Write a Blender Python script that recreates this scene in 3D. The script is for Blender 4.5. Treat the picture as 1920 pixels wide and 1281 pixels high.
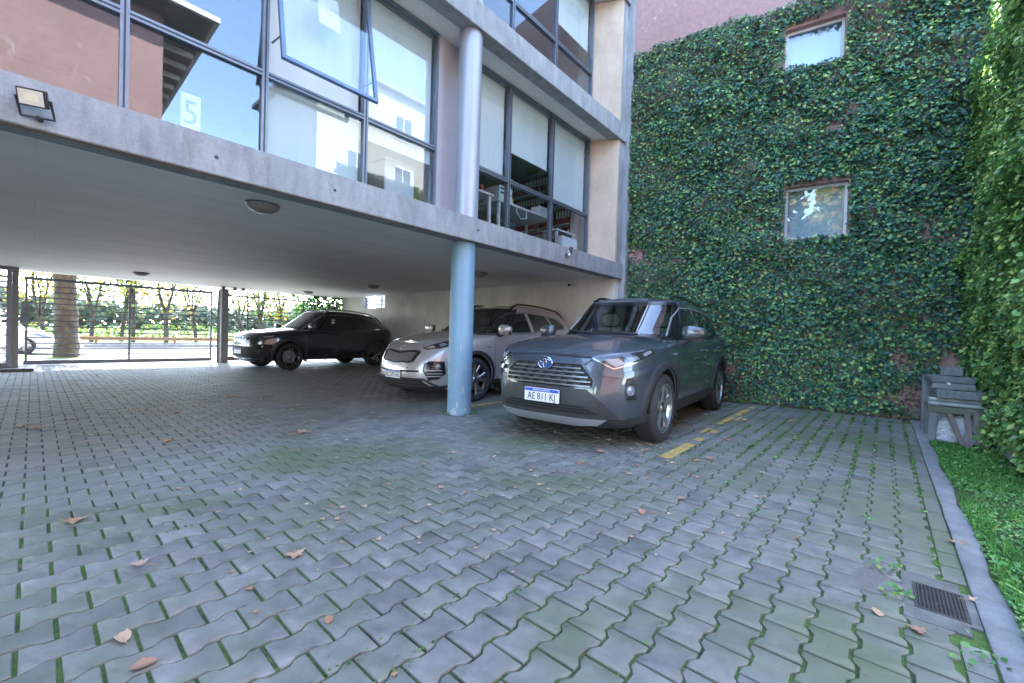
import bpy, bmesh, math, random
import numpy as np
from mathutils import Vector, Matrix, Euler
from mathutils.bvhtree import BVHTree

for o in list(bpy.data.objects):
    bpy.data.objects.remove(o, do_unlink=True)
SC = bpy.context.scene
COL = SC.collection
R = math.radians

# ------------------------------------------------------------------ camera
# x runs along the office facade, y from the yard through the garage to the street
YAW, PITCH, ROLL = R(41.4), -0.01375, 0.0290
fw = Vector((math.cos(YAW), math.sin(YAW), 0)); rt = Vector((math.sin(YAW), -math.cos(YAW), 0)); upv = Vector((0, 0, 1))
f2 = fw * math.cos(PITCH) + upv * math.sin(PITCH); u2 = upv * math.cos(PITCH) - fw * math.sin(PITCH)
r3 = rt * math.cos(ROLL) + u2 * math.sin(ROLL); u3 = u2 * math.cos(ROLL) - rt * math.sin(ROLL)
CAM_LOC = Vector((0, 0, 1.055)); FPX = 792.0
cam = bpy.data.cameras.new('camera'); camo = bpy.data.objects.new('camera', cam); COL.objects.link(camo)
m4 = Matrix((r3, u3, -f2)).transposed().to_4x4(); m4.translation = CAM_LOC
camo.matrix_world = m4
cam.sensor_width = 36.0; cam.lens = FPX / 1920 * 36.0; cam.clip_start = 0.05; cam.clip_end = 3000
SC.camera = camo

# ------------------------------------------------------------------ light
SUN_EL, SUN_AZ = R(48), R(78)          # azimuth measured from +x towards +y: the sun stands over the street
world = bpy.data.worlds.new('World'); SC.world = world; world.use_nodes = True
wn = world.node_tree.nodes; wl = world.node_tree.links
bg = wn['Background']; sky = wn.new('ShaderNodeTexSky'); sky.sky_type = 'NISHITA'; sky.sun_disc = False
sky.sun_elevation = SUN_EL; sky.sun_rotation = R(90) - SUN_AZ
sky.air_density = 1.0; sky.dust_density = 0.7; sky.ozone_density = 1.0
wl.new(sky.outputs[0], bg.inputs[0]); bg.inputs[1].default_value = 0.15
sun = bpy.data.lights.new('sun', 'SUN'); suno = bpy.data.objects.new('sun', sun); COL.objects.link(suno)
sun.energy = 2.2; sun.angle = R(0.53); sun.color = (1.0, 0.96, 0.90)
sd = Vector((math.cos(SUN_EL) * math.cos(SUN_AZ), math.cos(SUN_EL) * math.sin(SUN_AZ), math.sin(SUN_EL)))
suno.rotation_euler = sd.to_track_quat('Z', 'Y').to_euler()
suno.location = (0, 30, 40)
SC.view_settings.view_transform = 'Standard'; SC.view_settings.look = 'None'
SC.view_settings.exposure = 3.88; SC.view_settings.gamma = 1.0; SC.view_settings.use_curve_mapping = False
SC.render.engine = 'CYCLES'
SC.cycles.max_bounces = 8; SC.cycles.diffuse_bounces = 5; SC.cycles.transparent_max_bounces = 16

# ------------------------------------------------------------------ pixel helpers (photograph pixels, 1920 x 1281)
def ray(x, y):
    return (f2 * FPX + r3 * (x - 960) - u3 * (y - 640.5)).normalized()
def gnd(x, y, z=0.0):
    d = ray(x, y); return CAM_LOC + d * ((z - CAM_LOC.z) / d.z)
def onp(x, y, axis, v):
    d = ray(x, y); return CAM_LOC + d * ((v - CAM_LOC[axis]) / d[axis])

# ------------------------------------------------------------------ materials
MATS = {}
def nt_of(name):
    m = bpy.data.materials.new(name); m.use_nodes = True
    nt = m.node_tree; b = nt.nodes['Principled BSDF']
    return m, nt, b
def N(nt, t, **kw):
    n = nt.nodes.new(t)
    for k, v in kw.items():
        if k in n.inputs: n.inputs[k].default_value = v
        else: setattr(n, k, v)
    return n
def coords(nt, obj=True):
    g = nt.nodes.new('ShaderNodeNewGeometry')
    if not obj: return g.outputs['Position']
    tc = nt.nodes.new('ShaderNodeTexCoord'); return tc.outputs['Object']
def ramp(nt, fac, stops, interp='LINEAR'):
    r = nt.nodes.new('ShaderNodeValToRGB'); r.color_ramp.interpolation = interp
    e = r.color_ramp.elements
    while len(e) < len(stops): e.new(0.5)
    for i, (p, c) in enumerate(stops):
        e[i].position = p; e[i].color = tuple(c) + (1,) if len(c) == 3 else c
    nt.links.new(fac, r.inputs[0]); return r.outputs[0]
def mixc(nt, fac, a, b, mode='MIX'):
    m = nt.nodes.new('ShaderNodeMix'); m.data_type = 'RGBA'; m.blend_type = mode
    for s, v in ((m.inputs[0], fac), (m.inputs[6], a), (m.inputs[7], b)):
        if isinstance(v, (int, float)): s.default_value = v
        elif isinstance(v, (tuple, list)): s.default_value = tuple(v) + (1,) if len(v) == 3 else v
        else: nt.links.new(v, s)
    return m.outputs[2]
def noise(nt, vec, scale, detail=4, rough=0.6, dist=0.0):
    n = N(nt, 'ShaderNodeTexNoise', Scale=scale, Detail=detail, Roughness=rough, Distortion=dist)
    if vec is not None: nt.links.new(vec, n.inputs['Vector'])
    return n.outputs[0]
def mapv(nt, vec, scale=(1, 1, 1)):
    m = N(nt, 'ShaderNodeMapping'); m.inputs['Scale'].default_value = scale
    nt.links.new(vec, m.inputs['Vector']); return m.outputs[0]
def bump(nt, b, h, strength=0.3, dist=0.01):
    bp = N(nt, 'ShaderNodeBump', Strength=strength, Distance=dist)
    nt.links.new(h, bp.inputs['Height']); nt.links.new(bp.outputs[0], b.inputs['Normal'])
def simple(name, col, rough=0.5, metal=0.0, var=0.12, scale=6.0, bmp=0.0, spec=0.5, coat=0.0, world=False, stretch=(1, 1, 1)):
    if name in MATS: return MATS[name]
    m, nt, b = nt_of(name)
    b.inputs['Roughness'].default_value = rough; b.inputs['Metallic'].default_value = metal
    b.inputs['Specular IOR Level'].default_value = spec
    if coat: b.inputs['Coat Weight'].default_value = coat; b.inputs['Coat Roughness'].default_value = 0.04
    v = mapv(nt, coords(nt, not world), stretch)
    n = noise(nt, v, scale, 6, 0.65)
    lo = tuple(c * (1 - var) for c in col); hi = tuple(min(1, c * (1 + var)) for c in col)
    nt.links.new(ramp(nt, n, [(0.3, lo), (0.7, hi)]), b.inputs['Base Color'])
    if bmp: bump(nt, b, noise(nt, v, scale * 8, 4), bmp, 0.006)
    MATS[name] = m; return m

# ------------------------------------------------------------------ mesh helpers
class MB:
    def __init__(s): s.v = []; s.f = []; s.mi = []
    def add(s, vs, fs, mi=0):
        o = len(s.v); s.v += [tuple(p) for p in vs]; s.f += [tuple(i + o for i in f) for f in fs]; s.mi += [mi] * len(fs); return s
    def box(s, a, b, mi=0, M=None):
        x0, y0, z0 = a; x1, y1, z1 = b
        vs = [(x0, y0, z0), (x1, y0, z0), (x1, y1, z0), (x0, y1, z0), (x0, y0, z1), (x1, y0, z1), (x1, y1, z1), (x0, y1, z1)]
        if M is not None: vs = [tuple(M @ Vector(p)) for p in vs]
        return s.add(vs, [(3, 2, 1, 0), (4, 5, 6, 7), (0, 1, 5, 4), (1, 2, 6, 5), (2, 3, 7, 6), (3, 0, 4, 7)], mi)
    def tube(s, pts, rad, n=8, mi=0, cap=True):
        pts = [Vector(p) for p in pts]; rings = []
        if not isinstance(rad, (list, tuple)): rad = [rad] * len(pts)
        prev = None
        for i, p in enumerate(pts):
            t = (pts[min(i + 1, len(pts) - 1)] - pts[max(i - 1, 0)]).normalized()
            a = prev if prev is not None else (Vector((0, 0, 1)) if abs(t.z) < 0.9 else Vector((1, 0, 0)))
            e1 = (a - t * a.dot(t)).normalized(); e2 = t.cross(e1); prev = e1
            rings.append([p + (e1 * math.cos(2 * math.pi * k / n) + e2 * math.sin(2 * math.pi * k / n)) * rad[i] for k in range(n)])
        vs = [q for r_ in rings for q in r_]; fs = []
        for i in range(len(pts) - 1):
            for k in range(n):
                fs.append((i * n + k, i * n + (k + 1) % n, (i + 1) * n + (k + 1) % n, (i + 1) * n + k))
        if cap: fs.append(tuple(range(n - 1, -1, -1))); fs.append(tuple((len(pts) - 1) * n + k for k in range(n)))
        return s.add(vs, fs, mi)
    def lathe(s, prof, n=32, axis='z', M=None, mi=0):
        vs = []; fs = []
        for (r_, h_) in prof:
            for k in range(n):
                a = 2 * math.pi * k / n; c, si = math.cos(a) * r_, math.sin(a) * r_
                p = (c, si, h_) if axis == 'z' else (c, h_, si)
                vs.append(tuple(M @ Vector(p)) if M is not None else p)
        for i in range(len(prof) - 1):
            for k in range(n):
                f = (i * n + k, i * n + (k + 1) % n, (i + 1) * n + (k + 1) % n, (i + 1) * n + k)
                fs.append(f if axis == 'z' else f[::-1])
        return s.add(vs, fs, mi)
    def prism(s, poly, fn, d0, d1, mi=0):
        """poly in 2D, fn(a, b, d) -> 3D point, extruded from d0 to d1"""
        n = len(poly); vs = [fn(a, b, d0) for a, b in poly] + [fn(a, b, d1) for a, b in poly]
        fs = [tuple(range(n - 1, -1, -1)), tuple(range(n, 2 * n))] + [(i, (i + 1) % n, n + (i + 1) % n, n + i) for i in range(n)]
        return s.add(vs, fs, mi)
    def mesh(s, name):
        me = bpy.data.meshes.new(name); me.from_pydata(s.v, [], s.f); return me
    def build(s, name, mats, parent=None, smooth=None, fix=True, bevel=0):
        me = s.mesh(name)
        if not isinstance(mats, (list, tuple)): mats = [mats]
        for m in mats: me.materials.append(m)
        if len(mats) > 1: me.polygons.foreach_set('material_index', s.mi)
        if fix or bevel:
            bm = bmesh.new(); bm.from_mesh(me); bmesh.ops.recalc_face_normals(bm, faces=bm.faces)
            if bevel: bmesh.ops.bevel(bm, geom=[e for e in bm.edges if e.calc_face_angle(0) > 0.5], offset=bevel, segments=2, affect='EDGES', clamp_overlap=True)
            bm.to_mesh(me); bm.free()
        if smooth:
            me.polygons.foreach_set('use_smooth', [True] * len(me.polygons)); me.set_sharp_from_angle(angle=R(smooth))
        o = bpy.data.objects.new(name, me); COL.objects.link(o)
        if parent is not None: o.parent = parent
        return o
def tag(o, label=None, cat=None, group=None, kind=None):
    if label: o['label'] = label
    if cat: o['category'] = cat
    if group: o['group'] = group
    if kind: o['kind'] = kind
    return o
def empty(name, loc=(0, 0, 0), rz=0.0, label=None, cat=None, group=None):
    o = bpy.data.objects.new(name, None); COL.objects.link(o); o.location = loc; o.rotation_euler = (0, 0, rz)
    o.empty_display_size = 0.1
    return tag(o, label, cat, group)
def bx(name, a, b, m, parent=None, bevel=0):
    return MB().box(a, b).build(name, m, parent, bevel=bevel)
def text_mesh(body, size, depth=0.0008, sx=1.0):
    cu = bpy.data.curves.new('t', 'FONT'); cu.body = body; cu.size = size; cu.align_x = 'CENTER'; cu.align_y = 'CENTER'; cu.extrude = depth; cu.resolution_u = 3
    to = bpy.data.objects.new('t', cu); COL.objects.link(to)
    dg = bpy.context.evaluated_depsgraph_get(); me = bpy.data.meshes.new_from_object(to.evaluated_get(dg))
    bpy.data.objects.remove(to, do_unlink=True); bpy.data.curves.remove(cu)
    for v in me.vertices: v.co.x *= sx
    return me
def text_obj(name, body, size, M, m, parent, sx=1.0):
    me = text_mesh(body, size, sx=sx); me.transform(M); me.materials.clear(); me.materials.append(m)
    o = bpy.data.objects.new(name, me); COL.objects.link(o); o.parent = parent; return o
def lerp(a, b, t): return a + (b - a) * t
def interp(xs, ys, x): return float(np.interp(x, xs, ys))
def smooth_interp(tab, x):
    xs = [p[0] for p in tab]; ys = [p[1] for p in tab]
    if x <= xs[0]: return ys[0]
    if x >= xs[-1]: return ys[-1]
    i = max(j for j in range(len(xs)) if xs[j] <= x); i = min(i, len(xs) - 2)
    t = (x - xs[i]) / (xs[i + 1] - xs[i])
    def sl(j):
        if j == 0: return (ys[1] - ys[0]) / (xs[1] - xs[0])
        if j == len(xs) - 1: return (ys[-1] - ys[-2]) / (xs[-1] - xs[-2])
        return (ys[j + 1] - ys[j - 1]) / (xs[j + 1] - xs[j - 1])
    h = xs[i + 1] - xs[i]; t2, t3 = t * t, t * t * t
    return ys[i] * (2 * t3 - 3 * t2 + 1) + sl(i) * h * (t3 - 2 * t2 + t) + ys[i + 1] * (-2 * t3 + 3 * t2) + sl(i + 1) * h * (t3 - t2)
# ================================================================== cars
def paint(name, col, metal=0.55, rough=0.32, dirt=(0.16, 0.15, 0.13), flake=0.12):
    m, nt, b = nt_of(name)
    v = coords(nt)
    n = noise(nt, v, 900, 2)
    c = mixc(nt, ramp(nt, n, [(0.35, (0, 0, 0)), (0.65, (1, 1, 1))]), tuple(x * (1 - flake) for x in col), tuple(min(1, x * (1 + flake)) for x in col))
    d = ramp(nt, noise(nt, v, 3.0, 8, 0.7), [(0.45, (0, 0, 0)), (0.75, (1, 1, 1))])
    sz = N(nt, 'ShaderNodeSeparateXYZ'); nt.links.new(v, sz.inputs[0])
    low = N(nt, 'ShaderNodeMapRange'); low.inputs[1].default_value = 0.75; low.inputs[2].default_value = 0.2; low.inputs[3].default_value = 0.1; low.inputs[4].default_value = 0.55
    nt.links.new(sz.outputs[2], low.inputs[0])
    mu = N(nt, 'ShaderNodeMath', operation='MULTIPLY'); nt.links.new(low.outputs[0], mu.inputs[0]); nt.links.new(d, mu.inputs[1])
    nt.links.new(mixc(nt, mu.outputs[0], c, dirt), b.inputs['Base Color'])
    b.inputs['Metallic'].default_value = metal
    rr = N(nt, 'ShaderNodeMath', operation='MULTIPLY_ADD'); rr.inputs[1].default_value = 0.35; rr.inputs[2].default_value = rough
    nt.links.new(mu.outputs[0], rr.inputs[0]); nt.links.new(rr.outputs[0], b.inputs['Roughness'])
    b.inputs['Coat Weight'].default_value = 1.0; b.inputs['Coat Roughness'].default_value = 0.03
    return m
M_PLASTIC = simple('car_black_plastic', (0.024, 0.026, 0.029), 0.55, 0, 0.15, 12, 0.08)
M_WELL = simple('wheel_well_lining', (0.012, 0.012, 0.013), 0.9)
M_BLACK = simple('gloss_black_trim', (0.012, 0.012, 0.014), 0.15)
M_VOID = simple('grille_void', (0.006, 0.006, 0.007), 0.7)
M_CHROME = simple('chrome_trim', (0.50, 0.51, 0.53), 0.2, 1.0, 0.03)
M_SILVER = simple('silver_plastic', (0.33, 0.34, 0.36), 0.42, 0.4, 0.06)
M_RUBBER = simple('tyre_rubber', (0.022, 0.022, 0.024), 0.75, 0, 0.25, 9, 0.1)
M_ALLOY = simple('alloy_wheel', (0.45, 0.46, 0.48), 0.28, 0.9, 0.06)
M_ALLOYD = simple('dark_alloy_wheel', (0.035, 0.036, 0.04), 0.3, 0.6)
M_PLATE = simple('plate_white', (0.72, 0.72, 0.74), 0.35, 0, 0.04)
M_PLATEB = simple('plate_blue', (0.03, 0.09, 0.45), 0.35, 0, 0.04)
M_INK = simple('plate_ink', (0.015, 0.015, 0.02), 0.45)
M_WHITEINK = simple('white_ink', (0.8, 0.8, 0.82), 0.45)
M_EMBLUE = simple('emblem_blue', (0.02, 0.12, 0.35), 0.15, 0.3, 0.05)
M_LAMP = simple('lamp_housing', (0.14, 0.15, 0.17), 0.3, 0.6, 0.25, 40)
M_LAMPD = simple('lamp_dark_housing', (0.05, 0.055, 0.065), 0.15, 0.5, 0.3, 14, 0, 0.5, 1.0)
M_LENS = simple('lamp_lens', (0.26, 0.28, 0.31), 0.3, 0.3, 0.25, 60, 0, 0.5)
M_AMBER = simple('amber_lens', (0.40, 0.30, 0.24), 0.15, 0.0, 0.1, 20, 0, 0.6, 1.0)
M_TAIL = simple('tail_lens', (0.25, 0.01, 0.012), 0.12, 0, 0.1, 20, 0, 0.6, 1.0)
def car_glass(name, col=(0.012, 0.016, 0.018)):
    m, nt, b = nt_of(name)
    n = noise(nt, coords(nt), 2.5, 6)
    nt.links.new(ramp(nt, n, [(0.3, tuple(c * 0.7 for c in col)), (0.7, tuple(c * 1.4 for c in col))]), b.inputs['Base Color'])
    b.inputs['Roughness'].default_value = 0.03; b.inputs['IOR'].default_value = 1.75; b.inputs['Specular IOR Level'].default_value = 0.6
    return m
def clear_glass(name, tint=(0.55, 0.64, 0.62), ior=1.6):
    m, nt, b = nt_of(name); nt.nodes.remove(b)
    out = nt.nodes['Material Output']
    tr = N(nt, 'ShaderNodeBsdfTransparent'); tr.inputs[0].default_value = tint + (1,)
    gl = N(nt, 'ShaderNodeBsdfGlossy'); gl.inputs['Roughness'].default_value = 0.0; gl.inputs[0].default_value = (0.95, 0.97, 1, 1)
    # Schlick reflectance, the same from both sides of the sheet
    f0 = ((ior - 1) / (ior + 1)) ** 2; lw = N(nt, 'ShaderNodeLayerWeight', Blend=0.5); mx = N(nt, 'ShaderNodeMixShader')
    pw = N(nt, 'ShaderNodeMath', operation='POWER'); pw.inputs[1].default_value = 5.0; nt.links.new(lw.outputs['Facing'], pw.inputs[0])
    ma = N(nt, 'ShaderNodeMath', operation='MULTIPLY_ADD'); ma.inputs[1].default_value = 1 - f0; ma.inputs[2].default_value = f0; nt.links.new(pw.outputs[0], ma.inputs[0])
    nt.links.new(ma.outputs[0], mx.inputs[0]); nt.links.new(tr.outputs[0], mx.inputs[1]); nt.links.new(gl.outputs[0], mx.inputs[2])
    nt.links.new(mx.outputs[0], out.inputs[0]); return m
M_GLASS = car_glass('tinted_car_glass')
M_SCREEN = clear_glass('windscreen_glass', (0.72, 0.82, 0.80), 2.0)
M_SEAT = simple('seat_fabric', (0.10, 0.095, 0.09), 0.85)
M_DASH = simple('dashboard_plastic', (0.018, 0.018, 0.02), 0.6)
M_LINER = simple('cabin_headliner', (0.30, 0.29, 0.27), 0.9)

def sgnp(x, p): return math.copysign(abs(x) ** p, x)
class Car:
    """local x: from the front bumper rearwards, y: car's right positive, z up"""
    def __init__(s, name, loc, rz, label, p, body_mat):
        s.p = p; s.root = empty(name, loc, rz, label, 'car'); s.paint = body_mat
        s.make_body()
    # ---- shells
    def half_outline(s, uf, ur, w, ucf, ucr, nf, mf, nr, mr, na=18, nb=22, nc=12):
        out = []
        for i in range(na):
            t = (i / na) * math.pi / 2
            out.append((ucf - (ucf - uf) * math.cos(t) ** (2 / mf), math.sin(t) ** (2 / nf), 'f'))
        for i in range(nb + 1):
            out.append((lerp(ucf, ucr, i / nb), 1.0, 's'))
        for i in range(1, nc + 1):
            t = (1 - i / nc) * math.pi / 2
            out.append((ucr + (ur - ucr) * math.cos(t) ** (2 / mr), math.sin(t) ** (2 / nr), 'r'))
        return out
    def shell(s, rings, zfun, crown, wfun, closed_bottom=True):
        """rings: list of (outline, k, dw, dz): stacked rings; cap on top with crown"""
        vs = []; fs = []; nr_ = len(rings)
        cols = len(rings[0][0])
        for (ol, k, dw, dz) in rings:
            for side in (-1, 1):
                for (u, yy, _) in ol:
                    w = max(0.0, wfun(u, k) - dw)
                    vs.append((u, side * yy * w, zfun(u, k) + dz))
        def idx(r_, side, c): return r_ * 2 * cols + (0 if side < 0 else cols) + c
        for r_ in range(nr_ - 1):
            for c in range(cols - 1):
                fs.append((idx(r_, -1, c), idx(r_, -1, c + 1), idx(r_ + 1, -1, c + 1), idx(r_ + 1, -1, c)))
                fs.append((idx(r_, 1, c + 1), idx(r_, 1, c), idx(r_ + 1, 1, c), idx(r_ + 1, 1, c + 1)))
        na = 14
        for which in ((0,) if closed_bottom else ()) + (nr_ - 1,):
            grid = []
            for c in range(cols):
                a = Vector(vs[idx(which, -1, c)]); b = Vector(vs[idx(which, 1, c)]); row = [idx(which, -1, c)]
                for j in range(1, na):
                    t = j / na; p = a.lerp(b, t)
                    if which: p.z += crown(p.x, 2 * t - 1) * (1 if abs(b.y - a.y) > 1e-6 else 0)
                    vs.append(tuple(p)); row.append(len(vs) - 1)
                row.append(idx(which, 1, c)); grid.append(row)
            for c in range(cols - 1):
                for j in range(na):
                    q = (grid[c][j], grid[c][j + 1], grid[c + 1][j + 1], grid[c + 1][j])
                    fs.append(q if which else q[::-1])
        bm = bmesh.new()
        bv = [bm.verts.new(v) for v in vs]
        for f in fs:
            try: bm.faces.new([bv[i] for i in f])
            except ValueError: pass
        bmesh.ops.remove_doubles(bm, verts=bm.verts, dist=0.0004)
        bmesh.ops.dissolve_degenerate(bm, edges=bm.edges, dist=0.0003)
        bmesh.ops.recalc_face_normals(bm, faces=bm.faces)
        return bm
    def make_body(s):
        p = s.p; W = p['w'] / 2; L = p['L']; ua, ub = p['ua'], p['ua'] + p['wb']
        zs = lambda u: smooth_interp(p['zs'], u)
        zb = lambda u: smooth_interp(p['zb'], u)
        def wfun(u, k):
            w = W - 0.035 * ((u - L * 0.5) / (L * 0.5)) ** 2
            g = max(math.exp(-((u - ua) / 0.42) ** 4), math.exp(-((u - ub) / 0.42) ** 4))
            w -= 0.018 * (1 - g) * (1 if k < 0.9 else 0.6)
            return w
        rings = []
        for (k, du, dy) in p['rings']:
            ol = s.half_outline(du, L - du * 0.8, W, p['ucf'], p['ucr'], p['nf'], p['mf'], 3.6, 2.4)
            rings.append((ol, k, dy, 0))
        zf = lambda u, k: lerp(zb(u), zs(u), k)
        cr = lambda u, t: smooth_interp(p['crown'], u) * (1 - abs(t) ** p.get('crownp', 2.2))
        bm = s.shell(rings, zf, cr, wfun)
        s.bvh = BVHTree.FromBMesh(bm)
        me = bpy.data.meshes.new('body'); bm.to_mesh(me); bm.free()
        me.materials.append(s.paint); me.materials.append(M_WELL)
        ob = bpy.data.objects.new('body', me); COL.objects.link(ob); ob.parent = s.root
        # wheel arches
        cut = MB()
        for u in (ua, ub):
            for sd_ in (-1, 1):
                y0, y1 = sorted((sd_ * (W - 0.36), sd_ * (W + 0.2)))
                n = 32; c = MB()
                pr = [(u + p['ra'] * math.cos(2 * math.pi * i / n), p['rw'] + 0.01 + p['ra'] * math.sin(2 * math.pi * i / n)) for i in range(n)]
                cut.prism(pr, lambda a, b, d: (a, d, b), y0, y1)
        co = cut.build('arch_cut', M_WELL)
        md = ob.modifiers.new('b', 'BOOLEAN'); md.operation = 'DIFFERENCE'; md.object = co; md.solver = 'EXACT'
        try: md.material_mode = 'TRANSFER'
        except Exception: pass
        dg = bpy.context.evaluated_depsgraph_get(); nm = bpy.data.meshes.new_from_object(ob.evaluated_get(dg))
        ob.modifiers.clear(); ob.data = nm; nm.name = 'body'
        bpy.data.objects.remove(co, do_unlink=True)
        nm.polygons.foreach_set('use_smooth', [True] * len(nm.polygons)); nm.set_sharp_from_angle(angle=R(38))
        s.body = ob
        # ---- cabin
        g = p['gh']
        zr = lambda u: smooth_interp(g['zr'], u)
        rings = []
        ks = [0.0, 0.12, 0.25, 0.4, 0.55, 0.7, 0.85, 0.95, 1.0]
        for k in ks:
            ol = s.half_outline(lerp(g['f0'], g['f1'], k ** g.get('fp', 1.0)), lerp(g['r0'], g['r1'], k), 1, g['ucf'], g['ucr'], g['n'], 2.0, 4.0, 2.2)
            rings.append((ol, k, 0, 0))
        ol = s.half_outline(g['f1'] + 0.03, g['r1'] - 0.02, 1, g['ucf'], g['ucr'], g['n'], 2.0, 4.0, 2.2); rings.append((ol, 1.0, 0.025, 0.014))
        ol = s.half_outline(g['f1'] + 0.08, g['r1'] - 0.05, 1, g['ucf'], g['ucr'], g['n'], 2.0, 4.0, 2.2); rings.append((ol, 1.0, 0.06, 0.024))
        wg = lambda u, k: lerp(g['w0'], g['w1'], k ** 1.25) - 0.05 * max(0, (u - 3.0) / 1.4) ** 2 * 0.8
        zg = lambda u, k: lerp(zs(u) - 0.05, zr(u), k)
        bm = s.shell(rings, zg, lambda u, t: 0.03 * (1 - t * t), wg, True)
        s.gvh = BVHTree.FromBMesh(bm)
        # cut the windscreen opening out of the shell so that the cabin is open behind the glass
        ws = g['ws']
        def in_ws(c):
            if c.x > g['f1'] + 0.12 or c.z < ws[0][1] or c.z > ws[1][1]: return False
            t = (c.z - ws[0][1]) / (ws[1][1] - ws[0][1])
            return abs(c.y) < lerp(ws[0][0], ws[1][0], t) - 0.012
        kill = [f for f in bm.faces if in_ws(f.calc_center_median()) and f.normal.x < -0.25]
        bmesh.ops.delete(bm, geom=kill, context='FACES')
        me = bpy.data.meshes.new('cabin'); bm.to_mesh(me); bm.free()
        me.materials.append(p.get('roof_mat', s.paint))
        me.polygons.foreach_set('use_smooth', [True] * len(me.polygons)); me.set_sharp_from_angle(angle=R(40))
        s.cabin = bpy.data.objects.new('cabin', me); COL.objects.link(s.cabin); s.cabin.parent = s.root
    # ---- pieces laid on the shells
    def patch(s, name, pts, phi, mat, off=0.004, thick=0.02, res=0.05, on='body', mirror=True, parent=None, bevel=0.0, top=False, smooth=30):
        bvh = s.bvh if on == 'body' else s.gvh
        ph = R(phi)
        if top: d = Vector((0, 0, -1)); e1 = Vector((1, 0, 0)); e2 = Vector((0, 1, 0))
        else: d = Vector((math.cos(ph), math.sin(ph), 0)); e1 = Vector((-math.sin(ph), math.cos(ph), 0)); e2 = Vector((0, 0, 1))
        P2 = [(Vector(q).dot(e1), Vector(q).dot(e2)) for q in pts]
        bm = bmesh.new(); vs = [bm.verts.new((a, b, 0)) for a, b in P2]; bm.faces.new(vs)
        for ax in (0, 1):
            lo = min(q[ax] for q in P2); hi = max(q[ax] for q in P2); n = int((hi - lo) / res)
            for i in range(1, n + 1):
                c = lo + (hi - lo) * i / (n + 1); no = Vector((1, 0, 0)) if ax == 0 else Vector((0, 1, 0))
                bmesh.ops.bisect_plane(bm, geom=bm.verts[:] + bm.edges[:] + bm.faces[:], plane_co=no * c, plane_no=no, dist=1e-5)
        bmesh.ops.triangulate(bm, faces=[f for f in bm.faces if len(f.verts) > 4])
        hitn = {}
        for v in bm.verts:
            o_ = e1 * v.co.x + e2 * v.co.y - d * 6
            h, n, i_, dist = bvh.ray_cast(o_, d)
            if h is None or (not top and dist > 9.5):
                h, n, i_, dist = bvh.find_nearest(o_ + d * 5.2)
            if n.dot(d) > 0: n = -n
            v.co = h; hitn[v] = n.copy()
        bm.normal_update()
        base = {v: v.co.copy() for v in bm.verts}
        for v in bm.verts: v.co = base[v] + hitn[v] * off
        bound = [e for e in bm.edges if e.is_boundary]
        inner = {}
        for e in bound:
            for v in e.verts:
                if v not in inner: inner[v] = bm.verts.new(base[v] - hitn[v] * thick)
        for e in bound:
            a, b = e.verts; bm.faces.new((a, b, inner[b], inner[a]))
        bmesh.ops.recalc_face_normals(bm, faces=bm.faces)
        # the outer skin has to look against the projection direction
        fs = [f for f in bm.faces if all(v not in inner.values() for v in f.verts)]
        if fs and sum(f.normal.dot(d) * f.calc_area() for f in fs) > 0: bmesh.ops.reverse_faces(bm, faces=bm.faces)
        me = bpy.data.meshes.new(name); bm.to_mesh(me)
        obs = [me]
        if mirror:
            for v in bm.verts: v.co.y = -v.co.y
            bmesh.ops.reverse_faces(bm, faces=bm.faces); m2 = bpy.data.meshes.new(name); bm.to_mesh(m2); obs.append(m2)
        bm.free(); res_ = []
        for q in obs:
            q.materials.append(mat)
            q.polygons.foreach_set('use_smooth', [True] * len(q.polygons)); q.set_sharp_from_angle(angle=R(smooth))
            o = bpy.data.objects.new(name, q); COL.objects.link(o); o.parent = parent or s.root; res_.append(o)
        return res_[0]
    def strip(s, name, pts, phi, mat, wdt=0.008, off=0.0015, on='body', mirror=True, parent=None, closed=False, thick=0.006):
        """a thin band following a polyline on the shell, e.g. a shut line"""
        ph = R(phi); e1 = Vector((-math.sin(ph), math.cos(ph), 0)); e2 = Vector((0, 0, 1))
        P2 = [Vector((Vector(q).dot(e1), Vector(q).dot(e2))) for q in pts]
        n = len(P2); L_, R_ = [], []
        for i in range(n):
            if closed: t = (P2[(i + 1) % n] - P2[i - 1]).normalized()
            else: t = (P2[min(i + 1, n - 1)] - P2[max(i - 1, 0)]).normalized()
            nn = Vector((-t.y, t.x)) * wdt / 2; L_.append(P2[i] + nn); R_.append(P2[i] - nn)
        d = Vector((math.cos(ph), math.sin(ph), 0)); bvh = s.bvh if on == 'body' else s.gvh
        vs = []
        def cast(q):
            o_ = e1 * q.x + e2 * q.y - d * 6; h, nn, i_, dist = bvh.ray_cast(o_, d)
            if h is None: h, nn, i_, dist = bvh.find_nearest(o_ + d * 5.2)
            if nn.dot(d) > 0: nn = -nn
            return h, nn
        segs = n if closed else n - 1; rows = []
        for i in range(segs):
            a, b = i, (i + 1) % n; m_ = max(1, int((P2[b] - P2[a]).length / 0.04))
            for j in range(m_ + (0 if closed or i < segs - 1 else 1)):
                t = j / m_; rows.append((L_[a].lerp(L_[b], t), R_[a].lerp(R_[b], t)))
        mb = MB(); fs = []
        for l, r_ in rows:
            (h1, n1), (h2, n2) = cast(l), cast(r_)
            vs += [h1 - n1 * thick, h1 + n1 * off, h2 + n2 * off, h2 - n2 * thick]
        m_ = len(rows)
        for i in range(m_ if closed else m_ - 1):
            j = (i + 1) % m_
            for k in range(3): fs.append((i * 4 + k, i * 4 + k + 1, j * 4 + k + 1, j * 4 + k))
        mb.add(vs, fs); o = mb.build(name, mat, parent or s.root, smooth=35)
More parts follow.
